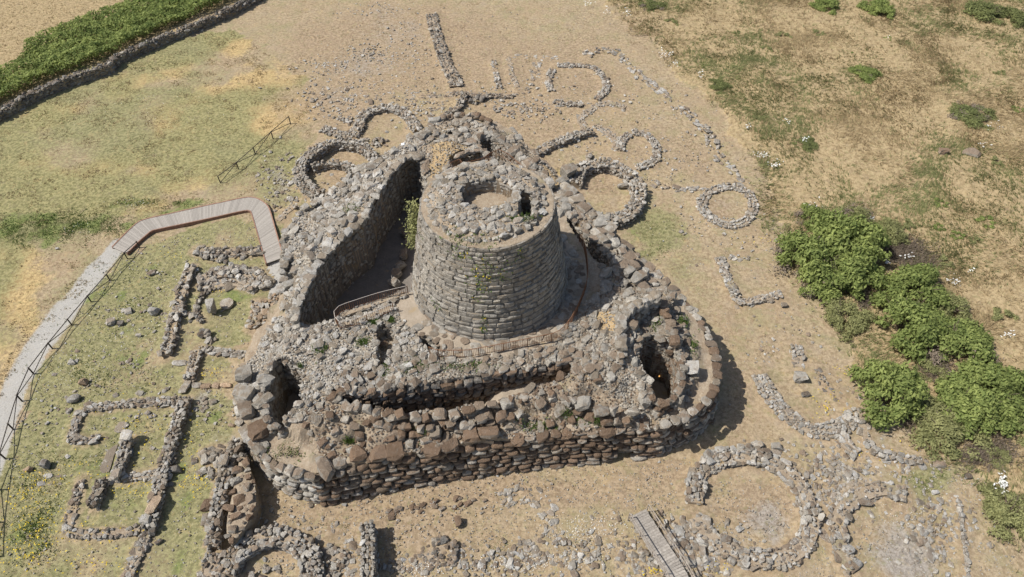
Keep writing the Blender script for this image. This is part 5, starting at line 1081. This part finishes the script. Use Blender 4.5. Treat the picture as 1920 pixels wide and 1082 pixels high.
for (a, b, k), wd in zip(SM, words): bush('small green tuft bush ' + wd, 's', k, a, b, U(.7, 1.25), .9, 'small_bush', 'bush', 'small tuft bushes in the tall grass')
# shrub rooted in the left side of the tower
e = Thing('wall_shrub', 'yellow-green shrub growing out of the left side of the tower', 'shrub', P(778, 430, 13.0))
rs = np.random.RandomState(8); C_ = []
for a, b, z in ((776, 388, 15.2), (774, 405, 14.4), (772, 425, 13.4), (777, 440, 12.6), (781, 415, 13.8), (773, 452, 12.0)):
    q = P(a, b, z); C_.append(q + rs.normal(0, .33, (150, 3)))
C_ = np.concatenate(C_); V, Fc, rr = leaves(C_, np.tile([-.4, -.3, .8], (len(C_), 1)), .13, rs, rs.rand(len(C_))); e.part('foliage', V, Fc, 'leaf_olive', rnd=rr, kind='stuff')
V = []; Fc = []
for a, b, z in ((776, 388, 15.2), (774, 405, 14.4), (772, 425, 13.4)):
    cyl(V, Fc, P(786, b + 10, z - .5), P(a, b, z), .05, 5, .02)
e.part('stem', V, Fc, 'bark')

def tufts(name, X, Y, Z, h, wdt, m, n_blade=4, lean=.5, seed=0, rnd=None, label=None, kind='stuff', comb=0):
    rs = np.random.RandomState(seed); n = len(X); Vs = []; Fs = []; rr = []
    for k in range(n_blade):
        a = rs.uniform(0, 6.283, n) if not comb else vnoise(X, Y, 9, 77, 2) * 14 + rs.normal(0, .7, n); l = rs.uniform(.2, 1, n) * lean; hh = h * rs.uniform(.5, 1.2, n)
        bx = X + rs.normal(0, .1, n); by = Y + rs.normal(0, .1, n); pa = rs.uniform(0, 6.283, n)
        V = np.stack([np.stack([bx - np.cos(pa) * wdt, by - np.sin(pa) * wdt, Z - .03], -1), np.stack([bx + np.cos(pa) * wdt, by + np.sin(pa) * wdt, Z - .03], -1), np.stack([bx + np.cos(a) * l * hh, by + np.sin(a) * l * hh, Z + hh * np.maximum(.15, 1 - .45 * l)], -1)], 1).reshape(-1, 3)
        Fs.append(np.arange(n * 3).reshape(n, 3) + len(Vs) * n * 3); Vs.append(V); rr.append(np.repeat(np.clip((rnd if rnd is not None else .5) + rs.normal(0, .25, n), 0, 1), 3))
    o = link(name, mesh_np(name, np.concatenate(Vs), np.concatenate(Fs), m, np.concatenate(rr))); tag(o, label, kind=kind); return o
FAR = [(1090, -60), (1170, 30), (1250, 115), (1330, 170), (1400, 250), (1430, 370), (1470, 420), (1500, 500), (1600, 640), (1720, 830), (1850, 880), (1900, 960), (1960, 1100), (2000, 1100), (2000, -60)]
def pts_in(polypx, n, seed):
    W = np.array([P(a, b)[:2] for a, b in polypx]); rs = np.random.RandomState(seed); lo = W.min(0); hi = W.max(0); C = rs.uniform(lo, hi, (n, 2)); return C[inpoly(C[:, 0], C[:, 1], W)]
def gz(x, y, far=False): return (vnoise(x, y, 6, 41) - .5) * .22 + (vnoise(x, y, 8, 42) * .5 if far else 0) - .03
C = pts_in(FAR, 170000, 1); C = C + np.stack([(vnoise(C[:, 0], C[:, 1], 4, 201) - .5), (vnoise(C[:, 0], C[:, 1], 4, 202) - .5)], -1) * 5 + R.normal(0, .8, C.shape); nz_ = vnoise(C[:, 0], C[:, 1], 7, 91); gr = vnoise(C[:, 0], C[:, 1], 11, 9); keep = R.rand(len(C)) < np.clip((nz_ - .22) * 2.6, .12, 1); C = C[keep]; nz_ = nz_[keep]; gr = gr[keep]
isg = gr + R.normal(0, .11, len(gr)) > .53
D = C[~isg]; tufts('dry_grass', D[:, 0], D[:, 1], gz(D[:, 0], D[:, 1], True), .5, .05, 'dry_grass', 4, 1.8, 2, nz_[~isg], 'tall straw-coloured grass on the unmown slope', comb=1)
D = C[isg]; tufts('green_grass', D[:, 0], D[:, 1], gz(D[:, 0], D[:, 1], True), .5, .05, 'green_grass', 4, 1.4, 3, nz_[isg], 'tall grey-green grass among the straw', comb=1)
# stubble field beyond the boundary wall
C = pts_in([(-120, 240), (0, 190), (240, 85), (470, -12), (470, -80), (-200, -80)], 16000, 4); tufts('stubble', C[:, 0], C[:, 1], gz(C[:, 0], C[:, 1]), .25, .04, 'dry_grass', 3, .8, 5, None, 'golden stubble field beyond the hedge')
# bramble hedge beyond the wall
hd = Thing('bramble_hedge', 'dense green bramble hedge growing along the far side of the boundary wall', 'hedge', P(250, 60))
rs = np.random.RandomState(77)
hp = pts_in([(-60, 215), (0, 196), (60, 168), (120, 141), (200, 112), (300, 61), (380, 28), (440, 2), (475, -30), (380, -30), (260, 10), (170, 45), (105, 70), (60, 90), (52, 115), (30, 140), (-60, 160)], 95000, 6)
hh = .5 + vnoise(hp[:, 0], hp[:, 1], 3.0, 55) * 1.6 + vnoise(hp[:, 0], hp[:, 1], .9, 57) * .7; Cc = np.stack([hp[:, 0], hp[:, 1], hh * (1 - .6 * rs.rand(len(hp)) ** 2)], -1)
V, Fc, rr = leaves(Cc, np.tile([0, -.2, 1.0], (len(Cc), 1)) + rs.normal(0, .3, (len(Cc), 3)), .24, rs, np.clip(vnoise(hp[:, 0], hp[:, 1], 1.5, 56) + rs.normal(0, .2, len(hp)), 0, 1)); hd.part('foliage', V, Fc, 'leaf_green', rnd=rr, kind='stuff')
# short green weeds and grass in the grounds
def blobpts(lst, seed):
    rs = np.random.RandomState(seed); o = []
    for a, b, rx, ry, n in lst:
        q = rs.normal(0, .5, (n, 2)) * [rx, ry] + [a, b]; o += [P(u, v)[:2] for u, v in q]
    return np.array(o)
C = blobpts([(130, 425, 150, 32, 3200), (30, 440, 70, 25, 800), (300, 382, 120, 12, 500), (240, 118, 90, 26, 500), (80, 215, 60, 20, 120), (1225, 440, 50, 50, 500), (100, 900, 90, 60, 900), (60, 1000, 80, 70, 900), (250, 560, 120, 100, 900), (200, 700, 120, 70, 900), (190, 850, 140, 90, 900),
             (380, 800, 60, 90, 300), (630, 985, 50, 10, 60), (1740, 890, 60, 40, 500), (790, 1045, 30, 20, 80), (950, 1020, 60, 30, 150), (270, 380, 80, 8, 250), (660, 280, 30, 6, 90)], 12)
tufts('short_grass', C[:, 0], C[:, 1], gz(C[:, 0], C[:, 1]), .13, .05, 'weed', 3, .9, 13, None, 'short fresh green grass in patches')
C = pts_in([(-50, 230), (240, 110), (420, 50), (560, 130), (590, 230), (560, 330), (540, 400), (300, 420), (215, 470), (120, 590), (40, 700), (-40, 800)], 40000, 14); C = C[vnoise(C[:, 0], C[:, 1], 1.5, 14) + R.normal(0, .05, len(C)) > .56]
tufts('meadow_grass', C[:, 0], C[:, 1], gz(C[:, 0], C[:, 1]), .2, .05, 'dry_grass', 3, .9, 15, vnoise(C[:, 0], C[:, 1], 3, 15), 'short drying meadow grass')
C = pts_in([(560, 0), (1090, 0), (1330, 170), (1430, 370), (1600, 640), (1850, 900), (1900, 1082), (400, 1082), (560, 600), (560, 200)], 40000, 16); C = C[vnoise(C[:, 0], C[:, 1], 1.2, 16) + R.normal(0, .05, len(C)) > .6]; z_, ins = bz(C[:, 0], C[:, 1], False); C = C[~ins]
tufts('mown_grass', C[:, 0], C[:, 1], gz(C[:, 0], C[:, 1]), .15, .045, 'dry_grass', 3, .9, 17, None, 'dry mown grass around the ruins')
# weeds on the masonry
WD = [(700, 605, 10, 5, 7.1, 60), (680, 640, 12, 8, 7.1, 70), (560, 690, 8, 8, 6.5, 40), (600, 655, 14, 14, 7.0, 60), (735, 615, 6, 5, 5.8, 80), (775, 690, 20, 10, 7, 80), (850, 690, 80, 9, 6.9, 60), (895, 685, 14, 6, 6.9, 25), (655, 825, 10, 4, 4.6, 70), (785, 815, 14, 8, 4.6, 120),
      (1010, 798, 40, 8, 4.4, 90), (1060, 782, 14, 8, 4.6, 60), (1120, 790, 40, 6, 4.4, 160), (1280, 605, 10, 10, 5.3, 90), (1300, 650, 10, 25, 5.2, 50), (1230, 605, 8, 20, 6.4, 60), (660, 400, 12, 6, 7.0, 60), (870, 450, 60, 20, 17.3, 45), (920, 352, 12, 3, 16, 50), (970, 410, 30, 6, 17.4, 90), (540, 850, 40, 16, 4.2, 60), (720, 690, 12, 14, 7, 50)]
Vx = []; 
for a, b, rx, ry, z, n in WD:
    for _ in range(n):
        q = P(a + random.gauss(0, .5) * rx, b + random.gauss(0, .5) * ry, z); Vx.append((q[0], q[1], z + .12))
Vx = np.array(Vx); z_, ins = bz(Vx[:, 0], Vx[:, 1]); zz = np.where(Vx[:, 2] > 10, Vx[:, 2], z_ + .1)
tufts('masonry_weeds', Vx[:, 0], Vx[:, 1], zz, .22, .05, 'weed', 4, .9, 21, None, 'green weeds rooted between the stones')
# plants on the tower face
Vp = []
for a0, f0, f1, n, sp in ((-1.68, .45, .85, 130, .07), (-1.6, .55, .95, 70, .05), (-1.38, .65, .9, 60, .07), (-1.1, .8, .95, 30, .06), (-1.95, .85, .98, 60, .08), (-1.62, .1, .3, 60, .03), (-2.3, .2, .3, 30, .05)):
    for _ in range(n):
        f = U(f0, f1); a = a0 + random.gauss(0, sp); z = TZ0 + f * 10; r = TR1 + TB * (TZ1 - z) + .06; Vp.append((TC[0] + r * math.cos(a), TC[1] + r * math.sin(a), z))
Vp = np.array(Vp); rs = np.random.RandomState(4); sel = rs.rand(len(Vp)) < .9
for nm, mk_, m_, lb in (('wall_plants', sel, 'weed', 'green plants hanging on the sunny face of the tower'), ('wall_flowers', ~sel, 'yellow_bloom', 'yellow flowers on the tower face')):
    Q = Vp[mk_]; Nn = Q - np.array([*TC, 0]); Nn[:, 2] = 0; Nn /= np.linalg.norm(Nn, axis=1)[:, None]
    V, Fc, rr = leaves(Q, Nn + [0, 0, .4], .09 if nm == 'wall_plants' else .09, rs, rs.rand(len(Q))); tag(link(nm, mesh_np(nm, V, Fc, m_, rr)), lb, kind='stuff')
# flowers
def flowers(name, lst, m, size, z, seed, label):
    rs = np.random.RandomState(seed); o = []
    for a, b, rx, ry, n in lst:
        for _ in range(n):
            q = P(a + rs.normal(0, .5) * rx, b + rs.normal(0, .5) * ry, z); o.append((q[0], q[1], z + rs.uniform(-.08, .1)))
    o = np.array(o); V, Fc, rr = leaves(o, np.tile([0, 0, 3.0], (len(o), 1)), size, rs, rs.rand(len(o))); tag(link(name, mesh_np(name, V, Fc, m, rr)), label, kind='stuff')
flowers('yellow_flowers', [(60, 925, 60, 45, 110), (70, 985, 80, 60, 120), (45, 1040, 70, 40, 80), (250, 915, 50, 20, 50), (270, 800, 60, 60, 60), (180, 1000, 90, 20, 50), (370, 905, 40, 40, 60), (350, 860, 30, 80, 50), (460, 960, 30, 30, 0), (1560, 760, 40, 30, 60), (1225, 1070, 20, 10, 30), (1670, 850, 60, 20, 30),
        (400, 700, 30, 12, 30), (170, 1060, 80, 20, 40), (150, 880, 90, 30, 50), (1580, 690, 30, 10, 25), (1350, 1060, 40, 15, 20), (1400, 450, 60, 10, 20), (400, 545, 20, 8, 15), (330, 480, 30, 10, 16)], 'yellow_bloom', .085, .22, 3, 'small yellow flowers scattered over the left enclosure')
flowers('white_flowers', [(1100, 5, 12, 6, 26), (1140, 20, 8, 12, 26), (1175, 20, 8, 8, 26), (1250, 100, 16, 8, 40), (1265, 120, 8, 10, 16), (1313, 140, 5, 10, 18), (1402, 235, 5, 5, 12), (1430, 290, 16, 6, 30), (1455, 308, 12, 8, 24), (1510, 260, 8, 6, 12), (1640, 468, 9, 9, 46), (1520, 383, 14, 8, 20), (1632, 408, 6, 4, 14), (1665, 490, 6, 6, 12), (1790, 525, 16, 12, 22),
        (1700, 480, 14, 6, 12), (1880, 905, 10, 18, 70), (1890, 625, 10, 8, 14), (1840, 270, 16, 6, 12), (1665, 68, 4, 3, 6), (1820, 505, 10, 5, 8), (1480, 225, 10, 6, 8), (1865, 240, 14, 12, 14)], 'white_bloom', .13, .75, 5, 'clusters of white umbel flowers in the tall grass')
flowers('white_ground_flowers', [(1105, 990, 70, 30, 240), (960, 1060, 90, 20, 200), (790, 1065, 40, 14, 160), (1060, 1050, 80, 20, 160), (250, 380, 40, 12, 60), (140, 430, 40, 14, 30), (1220, 782, 14, 6, 90), (120, 700, 90, 70, 160), (330, 560, 40, 60, 60), (250, 620, 90, 60, 110), (430, 470, 60, 30, 50), (1700, 950, 90, 60, 120), (330, 200, 160, 60, 120)], 'white_bloom', .05, .1, 6, 'tiny white flowers and shell specks low in the grass')
# brush of dry twigs in the bush gaps
C = blobpts([(1690, 470, 40, 26, 900), (1725, 500, 40, 30, 600), (1750, 690, 30, 25, 500), (1620, 565, 14, 20, 300), (1860, 850, 40, 30, 500), (1820, 855, 30, 20, 300), (1715, 790, 30, 20, 200)], 31)
tufts('dry_brush', C[:, 0], C[:, 1], gz(C[:, 0], C[:, 1], True), .6, .05, 'dry_twig', 3, .9, 32, None, 'dry brown brushwood in the gaps of the bushes')

# ------------------------------------------------------------------ loose stones on the ground
def ground_stones():
    st = []
    def add(lst, size, m, kind='rock'):
        for a, b, rx, ry, n in lst:
            for _ in range(n):
                q = P(a + random.gauss(0, .5) * rx, b + random.gauss(0, .5) * ry); s = size * math.exp(random.gauss(0, .35)); 
                st.append((kind, random.randrange(10), np.array([q[0], q[1], s * .12]), (U(-.3, .3), U(-.3, .3), U(0, 3)), (s * U(1, 1.4), s, s * .5), pick(m)))
    add([(740, 110, 120, 30, 160), (700, 20, 80, 14, 60), (620, 125, 60, 20, 130), (755, 60, 40, 60, 60), (690, 95, 60, 16, 70)], .26, ('pale_stone', 'pale_stone', 'grey_stone'))
    add([(690, 180, 140, 40, 280), (620, 190, 60, 40, 130), (790, 200, 60, 40, 160), (960, 190, 120, 40, 160), (1000, 205, 60, 20, 60), (560, 360, 60, 60, 160), (520, 330, 40, 50, 60)], .32, gm)
    add([(1480, 850, 120, 30, 70), (1590, 870, 90, 40, 90), (1560, 920, 60, 60, 130), (1750, 980, 90, 70, 180), (1700, 870, 160, 40, 90), (1330, 1040, 90, 50, 200), (1250, 1060, 90, 30, 120), (1130, 1030, 120, 40, 110), (1000, 1050, 160, 30, 130), (900, 1050, 100, 30, 90), (640, 1050, 60, 40, 130), (760, 1060, 60, 20, 60)], .32, gm)
    add([(240, 583, 60, 5, 20), (300, 588, 30, 4, 10), (240, 680, 30, 5, 12), (290, 512, 20, 6, 12), (280, 780, 30, 12, 12), (155, 770, 60, 10, 20), (400, 880, 50, 60, 30), (330, 620, 120, 60, 50), (200, 780, 160, 120, 90), (560, 1000, 120, 60, 60), (380, 760, 50, 30, 50)], .3, gm)
    add([(1420, 450, 120, 60, 60), (1360, 420, 100, 30, 60), (1290, 300, 90, 60, 90), (1100, 270, 90, 30, 60), (1180, 200, 120, 60, 90), (1020, 180, 120, 60, 90), (1500, 620, 90, 60, 30), (1600, 750, 60, 50, 50), (1440, 660, 60, 40, 20), (1210, 300, 60, 50, 40)], .24, gm)
    cut_ = []
    X = np.array([s[2][0] for s in st]); Y = np.array([s[2][1] for s in st]); _, ins = bz(X, Y, False)
    st = [s for s, i in zip(st, ins) if not i]
    join_stones('scattered_stones', st, np.zeros(3), None); bpy.data.objects['scattered_stones']['label'] = 'loose field stones strewn over the grass between the ruins'
    # grit: tiny pale pebbles
    st = []
    for poly, n in (([(215, 470), (520, 400), (520, 560), (440, 800), (370, 1090), (0, 1090), (20, 800)], 5000), ([(560, 880), (1300, 860), (1900, 900), (1900, 1085), (400, 1085), (500, 900)], 7500), ([(560, 0), (1090, 0), (1330, 170), (1430, 400), (1600, 700), (1350, 800), (1340, 650), (1160, 420), (900, 200), (600, 260)], 4000)):
        C = pts_in(poly, n, 50 + n); _, ins = bz(C[:, 0], C[:, 1], False)
        for c in C[~ins]:
            s = .08 * math.exp(random.gauss(0, .4)); st.append(('rock', random.randrange(10), np.array([c[0], c[1], s * .2]), (0, 0, U(0, 3)), (s * 1.3, s, s * .7), pick(('pale_stone', 'grey_stone', 'pale_stone'))))
    join_stones('pebbles', st, np.zeros(3), None); bpy.data.objects['pebbles']['label'] = 'pale pebbles and shards sprinkled over the ground'
ground_stones()
print('objects', len(bpy.data.objects), 'tris', sum(len(o.data.polygons) for o in bpy.data.objects if o.type == 'MESH'))
